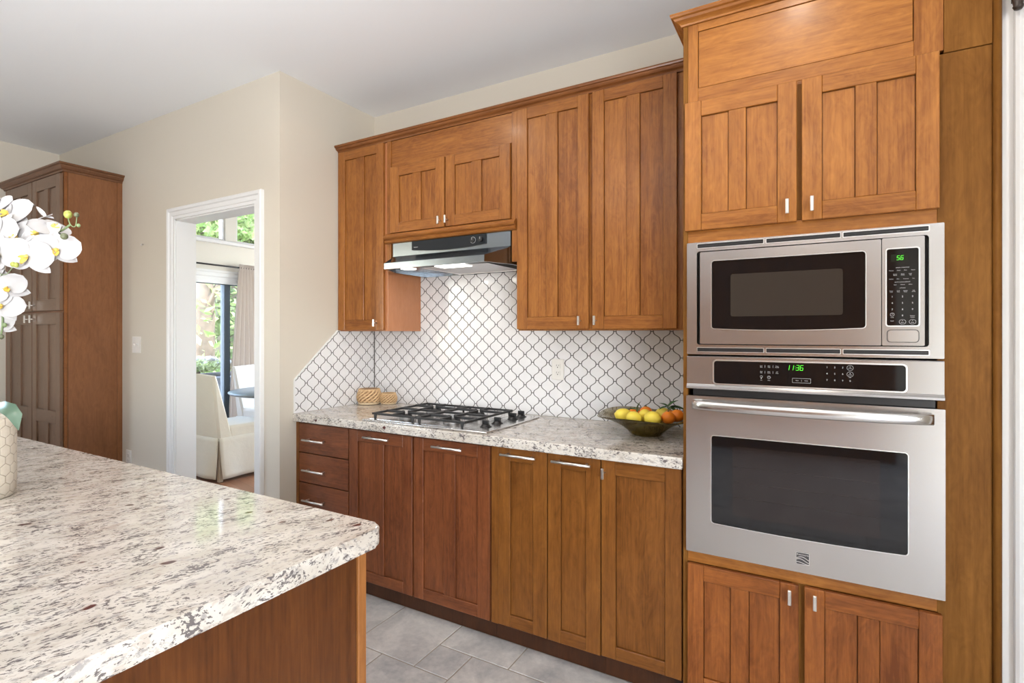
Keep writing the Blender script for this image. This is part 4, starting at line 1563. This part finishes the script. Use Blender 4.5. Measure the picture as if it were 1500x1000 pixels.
def to_local(p):
    return Vector(p)
# camera-facing helper frame for building in world coordinates
def wpos(u, v, dep):
    a = (u - 750) / 770
    S_, C_ = math.sin(YAW), math.cos(YAW)
    return Vector((dep * (a * C_ - S_), dep * (a * S_ + C_), 1.386 - (v - 488) / 770 * dep))
orng = random.Random(11)
def petal(b, c, axis, nrm, L, wd, cup=.12, back=.1, tipn=1.6, mi=0):
    axis = axis.normalized()
    s = axis.cross(nrm).normalized()
    ph = orng.uniform(0, 6)
    def f(u, v):
        q = (v - .5) * 2
        w = wd * (math.sin(PI * (0.06 + 0.94 * u) ** .75) ** (1 / tipn) if u < .999 else 0.02)
        ripple = .018 * L * math.sin(5 * q + ph) * u
        return c + axis * (L * u) + s * (q * w / 2) + nrm * (cup * wd * q * q * .6 - back * L * u * u + ripple + .02 * L * math.sin(3 * u + ph))
    b.grid(f, 9, 8, mi)
def flower(p, n, roll, s):
    n = Vector(n).normalized()
    up = Vector((0, 0, 1))
    e1 = (up - n * up.dot(n)).normalized()
    e2 = n.cross(e1)
    M2 = lambda a: e1 * math.cos(a) + e2 * math.sin(a)
    b = MB()
    for k, a in enumerate((0, 2.25, -2.25)):
        petal(b, p - n * .003, M2(a + roll), n, .047 * s, .034 * s, .05, .22, 1.5)
    for a in (1.22, -1.22):
        petal(b, p + n * .001, M2(a + roll), n, .052 * s, .062 * s, .10, .12, 2.2)
    f = b.build('flower', M_PETAL, t, recalc=False)
    b = MB()
    d = M2(PI + roll)
    petal(b, p + n * .006, (d + n * .55), (n - d * .5).normalized(), .020 * s, .013 * s, .5, -.2)
    for a in (.9, -.9):
        petal(b, p + n * .005, (M2(PI + roll + a) * .6 + n), (n - d * .5).normalized(), .013 * s, .011 * s, .6, -.3)
    b.ball(p + n * .009, .0042 * s, 1, 1, 1.3, 8)
    b.build('lip', M_LIP, f, recalc=False)
toc = Vector((.80, -.58, .05))
right = Vector((math.cos(YAW), math.sin(YAW), 0))
FL = [((76, 336), 1.44, (.6, .1, .6), .2, 1.05), ((82, 366), 1.40, (.8, -.35, -.12), .1, 1.10), ((42, 376), 1.38, (.55, -.75, -.15), -.15, 1.22),
      ((58, 345), 1.42, (.35, -.75, .45), .3, 1.10), ((2, 374), 1.40, (.35, -.85, -.1), .1, 1.15), ((14, 316), 1.45, (.35, -.80, .35), .25, 1.30),
      ((0, 340), 1.42, (.3, -.9, .1), -.2, 1.2), ((28, 350), 1.43, (.4, -.8, .2), .5, 1.15), ((-8, 306), 1.47, (.1, -.8, .5), .1, 1.2),
      ((-22, 330), 1.45, (.2, -.9, .3), .4, 1.1), ((-28, 372), 1.44, (.2, -.9, 0), .1, 1.1), ((-14, 396), 1.43, (.4, -.9, -.1), .3, 1.0),
      ((10, 424), 1.42, (.8, -.42, .2), .6, 1.0), ((3, 448), 1.42, (.75, -.5, .05), -.3, .98), ((-6, 474), 1.43, (.65, -.6, -.15), .2, .92), ((-20, 425), 1.44, (.5, -.8, 0), .2, 1.0)]
for (uv, dep, nn, roll, s) in FL:
    flower(wpos(*uv, dep), nn, roll, s)
# a flower seen edge-on at the top of the spray
b = MB()
pc = wpos(66, 318, 1.42)
for d_, L_ in ((-right * .75 + Vector((0, 0, 1.0)), .040), (right * .8 + Vector((0, 0, .35)), .022), (right * 1 + Vector((0, 0, -.1)), .024), (-right + Vector((0, 0, -.25)), .020)):
    petal(b, pc, d_, (toc * .5 + Vector((0, 0, 1))).normalized(), L_, .013, .3, .1)
b.build('flower', M_PETAL, t, recalc=False)
# buds
for (uv, dep, r_, mt, sq) in (((99.5, 314), 1.42, .0098, M_BUDG, 1.15), ((112, 314.5), 1.42, .0062, M_BUDD, 1.1), ((115, 330), 1.42, .0046, M_OST, 1.1), ((94, 346), 1.37, .0088, M_BUDD, 1.0),
                              ((19, 387), 1.36, .0058, M_BUDG, 1.2), ((24, 388), 1.36, .0058, M_BUDG, 1.2), ((2, 493), 1.42, .006, M_BUDD, 1.2), ((7, 476), 1.42, .005, M_OST, 1.3)):
    b = MB()
    b.ball(wpos(*uv, dep), r_, 1, 1, sq, 14)
    b.build('bud', mt, t)
# stems
b = MB()
top = Vector((OX, OY, 1.105))
def spline(pts, n=24):
    out = []
    P = [pts[0]] + pts + [pts[-1]]
    for i in range(1, len(P) - 2):
        for k in range(n // (len(pts) - 1) + 1):
            s = k / (n // (len(pts) - 1) + 1)
            a, b_, c, d = P[i - 1], P[i], P[i + 1], P[i + 2]
            out.append(0.5 * ((2 * b_) + (c - a) * s + (2 * a - 5 * b_ + 4 * c - d) * s * s + (3 * b_ - a - 3 * c + d) * s ** 3))
    out.append(pts[-1])
    return out
b.tube(spline([top, Vector((OX - .03, OY + .02, 1.40)), wpos(-20, 305, 1.48), wpos(30, 330, 1.46), wpos(80, 340, 1.44), wpos(103, 329, 1.42)]), .0028, 8)
b.tube(spline([wpos(103, 329, 1.42), wpos(107, 332, 1.42), wpos(111, 330, 1.42), wpos(112.5, 318, 1.42)], 12), .0012, 6)
b.tube(spline([wpos(103, 329, 1.42), wpos(100.5, 322, 1.42), wpos(99.5, 314, 1.42)], 8), .0014, 6)
b.tube(spline([top, Vector((OX - .02, OY - .02, 1.30)), wpos(-30, 400, 1.46), wpos(-8, 398, 1.43), wpos(6, 410, 1.43), wpos(2, 440, 1.43), wpos(4, 470, 1.43), wpos(1, 494, 1.43)]), .0022, 8)
b.tube(spline([wpos(-8, 398, 1.43), wpos(8, 402, 1.40), wpos(18, 392, 1.36)], 10), .0012, 6)
b.build('stem', M_OST, t)
b = MB()
CL = [wpos(-22, 606, 1.47), wpos(-8, 597, 1.44), wpos(4, 596, 1.42), wpos(15, 600, 1.40), wpos(23, 610, 1.39), wpos(27, 630, 1.385)]
WD = [.010, .026, .036, .038, .030, .002]
vs_ = []
for k, p in enumerate(CL):
    tg = (CL[min(k + 1, 5)] - CL[max(k - 1, 0)]).normalized()
    wv = tg.cross(toc.normalized()).normalized() * .85 + toc.normalized() * .45
    vs_.append([b.bm.verts.new(p + wv * (WD[k] * q / 2) - toc.normalized() * (.10 * WD[k] * (1 - abs(q)))) for q in (-1, -.5, 0, .5, 1)])
for r0, r1 in zip(vs_, vs_[1:]):
    for k in range(4):
        f_ = b.bm.faces.new((r0[k], r0[k + 1], r1[k + 1], r1[k]))
        f_.smooth = True
b.build('leaf', M_OLF, t, recalc=False)
for d_, L_ in (((-.8, .2, .4), .20), ((-.2, -.9, .35), .17)):
    b = MB()
    leaf_mesh(b, (OX, OY, 1.112), d_, (0, 0, 1), L_, .062, .12, .55)
    b.build('leaf', M_OLF, t, recalc=False)

# ------------------------------------------------------------------ dining room beyond the doorway
WX = -6.70        # window wall
DC = 3.35         # dining ceiling
b = MB()
def wall_holes(b, x0, x1, y0, y1, z0, z1, holes):
    ys = sorted({y0, y1, *[h[0] for h in holes], *[h[1] for h in holes]})
    zs = sorted({z0, z1, *[h[2] for h in holes], *[h[3] for h in holes]})
    for ya, yb in zip(ys, ys[1:]):
        for za, zb in zip(zs, zs[1:]):
            ym, zm = (ya + yb) / 2, (za + zb) / 2
            if not any(h[0] < ym < h[1] and h[2] < zm < h[3] for h in holes):
                b.box(x0, x1, ya, yb, za, zb)
GLASSES = [(2.35, 5.60, FLOOR + .02, 2.105)]
TRANS = [(2.55, 4.13, 2.60, 3.12), (4.285, 5.60, 2.60, 3.12)]
wall_holes(b, WX - .14, WX, YD + .123, 6.6, FLOOR, DC, GLASSES + TRANS)
struct(b.build('wall_dining_window', M_WALLD))
struct(MB().box(WX - .14, XL - .12, 6.5, 6.62, FLOOR, 0.4).box(WX, XL - .12, 6.5, 6.62, 2.6, DC).box(WX, -6.1, 6.5, 6.62, .4, 2.6).box(-3.1, XL - .12, 6.5, 6.62, .4, 2.6).build('wall_dining_far', M_WALLD))
struct(MB().box(XL - .12, XL - .001, YB + .1205, 6.6, FLOOR, DC).build('wall_dining_right', M_WALLD))
struct(MB().box(-6.82, XL - .12, YD + .05, YD + .123, CEIL + .101, DC).build('wall_dining_over', M_WALLD))
struct(MB().box(WX - .14, XL, YD + .123, 6.62, DC, DC + .1).build('ceiling_dining', M_CEIL))
def planks():
    m = Mat('oak_floor', rough=.32)
    v = m.coord('Object')
    br = m.node('ShaderNodeTexBrick')
    br.inputs['Scale'].default_value = 1
    br.inputs['Brick Width'].default_value = 1.4
    br.inputs['Row Height'].default_value = .085
    br.inputs['Mortar Size'].default_value = .0015
    br.inputs['Color1'].default_value = (0.36, 0.165, 0.085, 1)
    br.inputs['Color2'].default_value = (0.27, 0.115, 0.055, 1)
    br.inputs['Mortar'].default_value = (0.07, 0.03, 0.015, 1)
    m.link(m.map(v, rot=(0, 0, R(14))), br.inputs['Vector'])
    g = m.noise(m.map(v, (1, .05, 1)), 80, 3)
    m.set('color', m.mix(g * .5, br.outputs['Color'], (0.19, 0.08, 0.035)))
    return m.m
struct(MB().box(WX - .14, XL, YD + .0, 6.62, FLOOR - .03, FLOOR + .0005).build('floor_dining', planks()))
# sliding glass door and transom frames
M_FRAME = simple('grey_door_frame', (0.10, 0.125, 0.145), 0.6, .02)
def sash(b, y0, y1, z0, z1, w, x, d=.045, mi=0):
    b.box(x - d, x, y0, y0 + w, z0, z1, mi, .002).box(x - d, x, y1 - w, y1, z0, z1, mi, .002)
    b.box(x - d, x, y0 + w, y1 - w, z0, z0 + w, mi, .002).box(x - d, x, y0 + w, y1 - w, z1 - w, z1, mi, .002)
b = MB()
sash(b, 2.36, 4.215, FLOOR + .025, 2.10, .075, WX - .03)
d_ = b.build('door_2', M_FRAME)
struct(d_)
b = MB().box(WX - .055, WX - .05, 2.43, 4.145, FLOOR + .1, 2.025)
b.build('glass', M_GLASS, d_)
b = MB()
sash(b, 4.14, 5.595, FLOOR + .025, 2.10, .075, WX - .082)
d_ = b.build('door_3', M_FRAME)
struct(d_)
MB().box(WX - .107, WX - .102, 4.21, 5.525, FLOOR + .1, 2.025).build('glass', M_GLASS, d_)
for i_, (y0, y1, z0, z1) in enumerate(TRANS):
    b = MB()
    sash(b, y0 + .002, y1 - .002, z0 + .002, z1 - .002, .022, WX - .02)
    w_ = b.build('window_%d' % (i_ + 2), simple('transom_frame', (0.74, .74, .74), .4, .01))
    struct(w_)
    MB().box(WX - .045, WX - .040, y0 + .02, y1 - .02, z0 + .02, z1 - .02).build('pane', M_GLASS, w_)
b = MB()
b.prism([(WX + .0005, 2.03), (WX + .024, 2.03), (WX + .024, 2.07), (WX + .018, 2.075), (WX + .018, 2.11), (WX + .030, 2.125), (WX + .030, 2.165), (WX + .040, 2.18), (WX + .040, 2.20), (WX + .0005, 2.20)], 'y', 2.2, 5.75)
struct(b.build('trim_7', M_WHITE))
b = MB()
b.prism([(WX + .0005, 2.545), (WX + .05, 2.55), (WX + .055, 2.565), (WX + .055, 2.585), (WX + .04, 2.598), (WX + .0005, 2.598)], 'y', 2.4, 5.75)
struct(b.build('trim_8', M_WHITE))
# curtain on its rod
b = MB()
b.tube([(WX + .105, 2.5, 2.262), (WX + .105, 5.6, 2.248)], .011, 10)
for y in (2.6, 5.5):
    b.tube([(WX + .001, y, 2.26), (WX + .105, y, 2.26)], .006, 8)
o = b.build('curtain_rod', simple('black_rod', (0.012, 0.012, 0.014), 0.4, .02), org=(WX + .1, 4, 2.25))
tag(o, 'thin black curtain rod above the dining room glass door', 'curtain rod')
def curtain():
    m = Mat('linen_curtain', color=(0.60, 0.53, 0.475), rough=.85, sheen=.2)
    v = m.coord('Object')
    m.set('color', m.mix(m.noise(m.map(v, (1, 1, .1)), 160, 3), (0.56, .49, .435), (0.66, .59, .53)))
    b = MB()
    y0t, y1t, y0b, y1b = 4.255, 4.475, 4.10, 4.66
    def f(u, v_):
        z = 2.30 + (FLOOR + .03 - 2.30) * v_
        k = min(1, v_ * 1.25) ** .8
        y = (y0t + (y1t - y0t) * u) * (1 - k) + (y0b + (y1b - y0b) * u) * k
        amp = .028 + .018 * k
        return (WX + .105 + amp * math.sin(u * 2 * PI * 6.5 + .6), y + .006 * math.sin(u * 2 * PI * 13), z)
    b.grid(f, 110, 26)
    o = b.build('curtain', m.m, org=(WX + .105, 4.4, FLOOR + .03))
    sm = o.modifiers.new('cloth thickness', 'SOLIDIFY')
    sm.thickness = .003
    tag(o, 'pleated beige linen curtain hanging beside the dining room glass door', 'curtain')
curtain()
# slipcovered chairs
def linen(name, c):
    m = Mat(name, rough=.9, sheen=.25)
    v = m.coord('Object')
    m.set('color', m.mix(m.noise(v, 6, 3), tuple(x * .93 for x in c), c))
    m.bump(m.noise(v, 9, 4, .6, 1.0) + m.noise(v, 350, 2) * .05, .35, .012)
    return m.m
M_LIN = linen('cream_linen', (0.72, 0.665, 0.55))
M_LIN2 = linen('white_linen', (0.76, 0.745, 0.71))
M_CLEG = simple('pale_chair_leg', (0.55, 0.45, 0.33), .5, .05)
def slip_chair(cx, cy, rz, label, mat):
    t = thing('slipcovered_chair', label, 'chair', (cx, cy, FLOOR), None, rz)
    wd, dp = .52, .57
    hz = -FLOOR
    b = MB()
    b.box(-wd / 2, wd / 2, -dp / 2 + .10, dp / 2, .40, .535, 0, .03, 3)
    b.build('seat', mat, t, local=True)
    # back, leaning, a little narrower at the top, softly rounded
    b = MB()
    def sec(s):
        z = .40 + .645 * s
        y0 = -dp / 2 - .075 * s
        y1 = -dp / 2 + .150 - .185 * s
        w = wd / 2 + .004 + .022 * s
        return z, y0, y1, w
    rows = []
    for k in range(11):
        s = k / 10
        z, y0, y1, w = sec(s)
        e = .02
        if k == 10:
            z -= .000
        dz = -.012 if k == 10 else 0
        rows.append([b.bm.verts.new(p) for p in ((-w, y0 + e, z + dz), (-w + e, y0, z + dz), (0, y0 - .003, z), (w - e, y0, z + dz), (w, y0 + e, z + dz), (w, y1 - e, z + dz), (w - e, y1, z + dz), (0, y1 + .008, z), (-w + e, y1, z + dz), (-w, y1 - e, z + dz))])
    for r0, r1 in zip(rows, rows[1:]):
        for k in range(10):
            f = b.bm.faces.new((r0[k], r0[(k + 1) % 10], r1[(k + 1) % 10], r1[k]))
    b.bm.faces.new(rows[0])
    b.bm.faces.new(rows[-1])
    b.build('backrest', mat, t, local=True)
    # skirt: four panels with open corners
    def panel(p0, p1, sway, name='skirt_panel'):
        b = MB()
        p0, p1 = Vector(p0), Vector(p1)
        nrm = (p1 - p0).cross(Vector((0, 0, 1))).normalized()
        def f(u, v):
            z = .43 - v * .395
            out = .006 + .020 * v + sway * v * v * (1 - abs(2 * u - 1)) + .010 * v * math.sin(u * 9 + sway * 90)
            p = p0.lerp(p1, u) + nrm * out
            c = .020 * v * v * (2 * u - 1)
            return (p.x + (p1 - p0).normalized().x * -c, p.y + (p1 - p0).normalized().y * -c, z)
        b.grid(f, 14, 10)
        o = b.build(name, mat, t, local=True, recalc=False)
        sm = o.modifiers.new('cloth thickness', 'SOLIDIFY')
        sm.thickness = .004
        return o
    w, d = wd / 2, dp / 2
    panel((w, -d, 0), (w, d, 0), .01)
    panel((-w, -d, 0), (w, -d, 0), .015)
    panel((-w, d, 0), (-w, -d, 0), .01)
    panel((w, d, 0), (-w, d, 0), .01)
    for sx in (-1, 1):
        for sy in (-1, 1):
            b = MB()
            b.box(sx * (w - .03) - .02, sx * (w - .03) + .02, sy * (d - .03) - .02, sy * (d - .03) + .02, .001, .41, 0, .002)
            b.build('leg', M_CLEG, t, local=True)
    return t
slip_chair(-5.215, 3.275, 0, 'cream slipcovered dining chair in the doorway with its back to the kitchen', M_LIN)
slip_chair(-5.82, 4.17, -PI / 2, 'white slipcovered dining chair beyond the round table, in front of the curtain', M_LIN2)
# round table
TX, TY = -5.19, 3.93
t = thing('round_table', 'round grey-topped dining table seen at the right side of the doorway', 'table', (TX, TY, FLOOR))
M_TT = simple('grey_washed_wood', (0.15, 0.17, 0.185), .32, .05, var=.15)
b = MB()
b.lathe([(0, 0), (.55, 0), (.585, .008), (.60, .020), (.60, .030), (.592, .036), (0, .036)], (TX, TY, .712), 56)
b.build('tabletop', M_TT, t)
b = MB()
b.lathe([(0, .70), (.10, .70), (.13, .69), (.075, .64), (.06, .55), (.085, .42), (.07, .30), (.095, .22), (.10, .12), (.24, .08), (.29, .04), (.29, 0), (0, 0)], (TX, TY, FLOOR + .001), 32)
b.build('pedestal', M_TT, t)
# lamp and mirror on the dining room's inner wall; they show as a reflection in the glass door
LX, LY = -3.02, 5.10
t = thing('console_table', 'dark console table against the inner dining room wall', 'table', (LX, LY, FLOOR))
MB().box(LX - .20, LX + .20, LY - .60, LY + .60, .74, .78, 0, .004).build('tabletop', M_TT, t)
for sx in (-1, 1):
    for sy in (-1, 1):
        MB().box(LX + sx * .17 - .02, LX + sx * .17 + .02, LY + sy * .56 - .02, LY + sy * .56 + .02, FLOOR + .001, .7395).build('leg', M_TT, t)
t = thing('table_lamp', 'lit table lamp with a cream drum shade, seen mirrored in the glass door', 'lamp', (LX, LY, .7805))
b = MB()
b.lathe([(0, 0), (.08, 0), (.08, .015), (.03, .03), (.06, .10), (.065, .16), (.03, .24), (.012, .26), (.012, .30), (0, .30)], (LX, LY, .7805), 24)
b.build('base', M_TT, t)
m_ = Mat('lamp_shade', color=(0.8, 0.62, 0.42), rough=.8, emit=(1.0, .55, .25), emit_s=7.0)
b = MB()
b.lathe([(.15, 0), (.13, .20), (.128, .20), (.148, 0), (.15, 0)], (LX, LY, 1.03), 28)
b.build('lamp_shade', m_.m, t)
t = thing('round_mirror', 'round black-framed mirror above the lamp, seen mirrored in the glass door', 'mirror', (XL - .12, LY + .12, 1.35))
b = MB()
pts = [(XL - .135, LY + .12 + .30 * math.cos(k * PI / 20), 1.45 + .30 * math.sin(k * PI / 20)) for k in range(41)]
b.tube(pts, .014, 8, caps=False)
b.build('mirror_frame', BLACKPL, t)
b = MB()
b.prism([(LY + .12 + .295 * math.cos(k * PI / 20), 1.45 + .295 * math.sin(k * PI / 20)) for k in range(40)], 'x', XL - .130, XL - .1215)
b.build('mirror_glass', simple('mirror_silver', (.85, .85, .85), .02, .001, metal=1.0), t)

# ------------------------------------------------------------------ garden outside the glass
struct(MB().box(-16, WX - .141, -4, 14, -0.26, -0.14).build('ground_patio', simple('patio_stone', (0.42, 0.40, 0.37), .8, .3, 30, var=.2)))
M_FOL1 = foliage('leaves_bright', (0.20, 0.32, 0.08), (0.56, 0.64, 0.30))
M_FOL2 = foliage('leaves_mid', (0.09, 0.13, 0.045), (0.36, 0.42, 0.19))
M_FOL3 = foliage('leaves_pale', (0.30, 0.40, 0.14), (0.62, 0.66, 0.42))
M_BARK = simple('tree_bark', (0.20, 0.145, 0.10), .9, .6, 40, var=.35)
M_BARKL = simple('pale_bark', (0.42, 0.37, 0.28), .9, .5, 40, var=.3)
def leaves(b, n, c, r, size, rng):
    for _ in range(n):
        while True:
            p = Vector((rng.uniform(-1, 1), rng.uniform(-1, 1), rng.uniform(-1, 1)))
            if p.length < 1:
                break
        p = Vector((c[0] + p.x * r[0], c[1] + p.y * r[1], c[2] + p.z * r[2]))
        e = Euler((rng.uniform(0, 6.3), rng.uniform(0, 6.3), rng.uniform(0, 6.3))).to_matrix()
        s = size * rng.uniform(.6, 1.3)
        vs = [b.bm.verts.new(p + e @ Vector(q) * s) for q in ((0, -1, 0), (.42, -.2, .12), (0, 1, 0), (-.42, -.2, .12))]
        b.bm.faces.new(vs)
def tree(x, y, h, rc, label, mat, bark, n, size, seed, cz=None, thick=.12, low=0):
    rng = random.Random(seed)
    t = thing('garden_tree', label, 'tree', (x, y, -.14), 'trees outside the dining room')
    b = MB()
    b.tube([(x, y, -.16), (x + .04, y + .03, h * .45), (x + .02, y, h * .9)], [thick, thick * .8, thick * .35], 10)
    for k in range(5):
        a = k * 1.3
        b.tube([(x + .03, y + .02, h * (.4 + .08 * k)), (x + rc * .6 * math.cos(a), y + rc * .6 * math.sin(a), h * (.6 + .08 * k))], [thick * .35, thick * .12], 6)
    b.build('trunk', bark, t)
    b = MB()
    leaves(b, n, (x, y, cz or h), (rc, rc, rc * .95), size, rng)
    if low:
        leaves(b, low, (x, y, 1.75), (rc * .95, rc * .95, 1.05), size, rng)
    b.build('foliage', mat, t, recalc=False)
def shrub(x, y, r, hz, label, mat, n, size, seed, flowers=0, z0=-.14, rz=None):
    rng = random.Random(seed)
    rz = rz or hz * .8
    t = thing('garden_shrub', label, 'shrub', (x, y, z0), 'shrubs outside the dining room')
    b = MB()
    leaves(b, n, (x, y, hz), (r, r, rz), size, rng)
    b.build('foliage', mat, t, recalc=False)
    b = MB()
    for k in range(4):
        b.tube([(x, y, z0), (x + r * .4 * math.cos(k * 1.6), y + r * .4 * math.sin(k * 1.6), hz)], [.02, .008], 6)
    b.build('stem', M_BARK, t)
    if flowers:
        b = MB()
        for _ in range(flowers):
            p = (x + rng.uniform(-r, r) * .9, y + rng.uniform(-r, r) * .9, hz + rng.uniform(-.1, 1) * rz)
            b.ball(p, rng.uniform(.028, .048), 1, 1, .8, 8, bump=.008, rng=rng)
        b.build('blossom', M_PETAL, t)
tree(-10.4, 5.95, 4.2, 1.1, 'brown-trunked tree with bright leaves behind the left transom pane', M_FOL1, M_BARK, 3600, .10, 1, 4.0, .21, 260)
tree(-10.4, 8.2, 4.4, 1.1, 'darker-barked tree with pale leaves behind the right transom pane', M_FOL3, M_BARK, 3000, .10, 2, 4.0, .12, 500)
tree(-13.1, 7.75, 5.0, 1.6, 'far pale-trunked tree behind the glass door, past the brown trunk', M_FOL2, M_BARKL, 3400, .15, 4, 4.6, .26, 1000)
tree(-13.1, 10.9, 5.2, 1.45, 'far leafy tree at the back corner of the garden, behind the curtain', M_FOL1, M_BARK, 2800, .15, 5, 4.8, .2, 1200)
shrub(-7.75, 4.35, .36, .93, 'white-flowering shrub in the planter just outside the glass door', M_FOL3, 900, .04, 6, 60, .781, .10)
shrub(-8.75, 5.0, .48, .55, 'leafy green shrub behind the white-flowering one', M_FOL1, 1000, .06, 7)
shrub(-8.75, 6.05, .5, .65, 'green shrub behind the curtained part of the glass door', M_FOL2, 1000, .06, 9)
b = MB()
b.box(-8.15, -7.35, 3.6, 5.4, -.139, .77, 0, .02)
b.box(-8.10, -7.40, 3.65, 5.35, .7695, .78, 1)
o = b.build('garden_planter', [simple('grey_planter', (0.20, 0.21, 0.22), .7, .2, 60, var=.15), simple('planter_soil', (0.05, 0.035, 0.025), .95, .5)], org=(-7.75, 4.5, -.139))
tag(o, 'low grey planter wall outside the glass door, below the white flowers', 'planter')
b = MB()
for k in range(34):
    b.box(-15.4, -15.35, -3 + k * .5, -2.52 + k * .5, -.14, 2.9)
o = b.build('garden_fence', simple('weathered_fence', (0.16, 0.115, 0.075), .85, .3, 60, var=.3), org=(-15.2, 5, -.14))
tag(o, 'weathered board fence at the far end of the garden', 'fence')

# tall cabinets on the opposite side of the kitchen; they show as reflections in the oven glass
for k in range(3):
    x0 = -2.35 + k * 1.05
    t = thing('tall_cabinet', 'tall brown cabinet across the room, mirrored in the oven and microwave glass', 'cabinet', (x0 + .52, -3.3, FLOOR), 'cabinets across the room')
    MB().box(x0, x0 + 1.045, -3.598, -3.02, FLOOR + .001, 2.4).build('carcass', W_BASE[0], t)
    for a, c in ((.01, .515), (.525, 1.035)):
        MB().box(x0 + a, x0 + c, -3.019, -3.0, .06, 2.38, 0, .003).build('door', W_BASE[0], t)
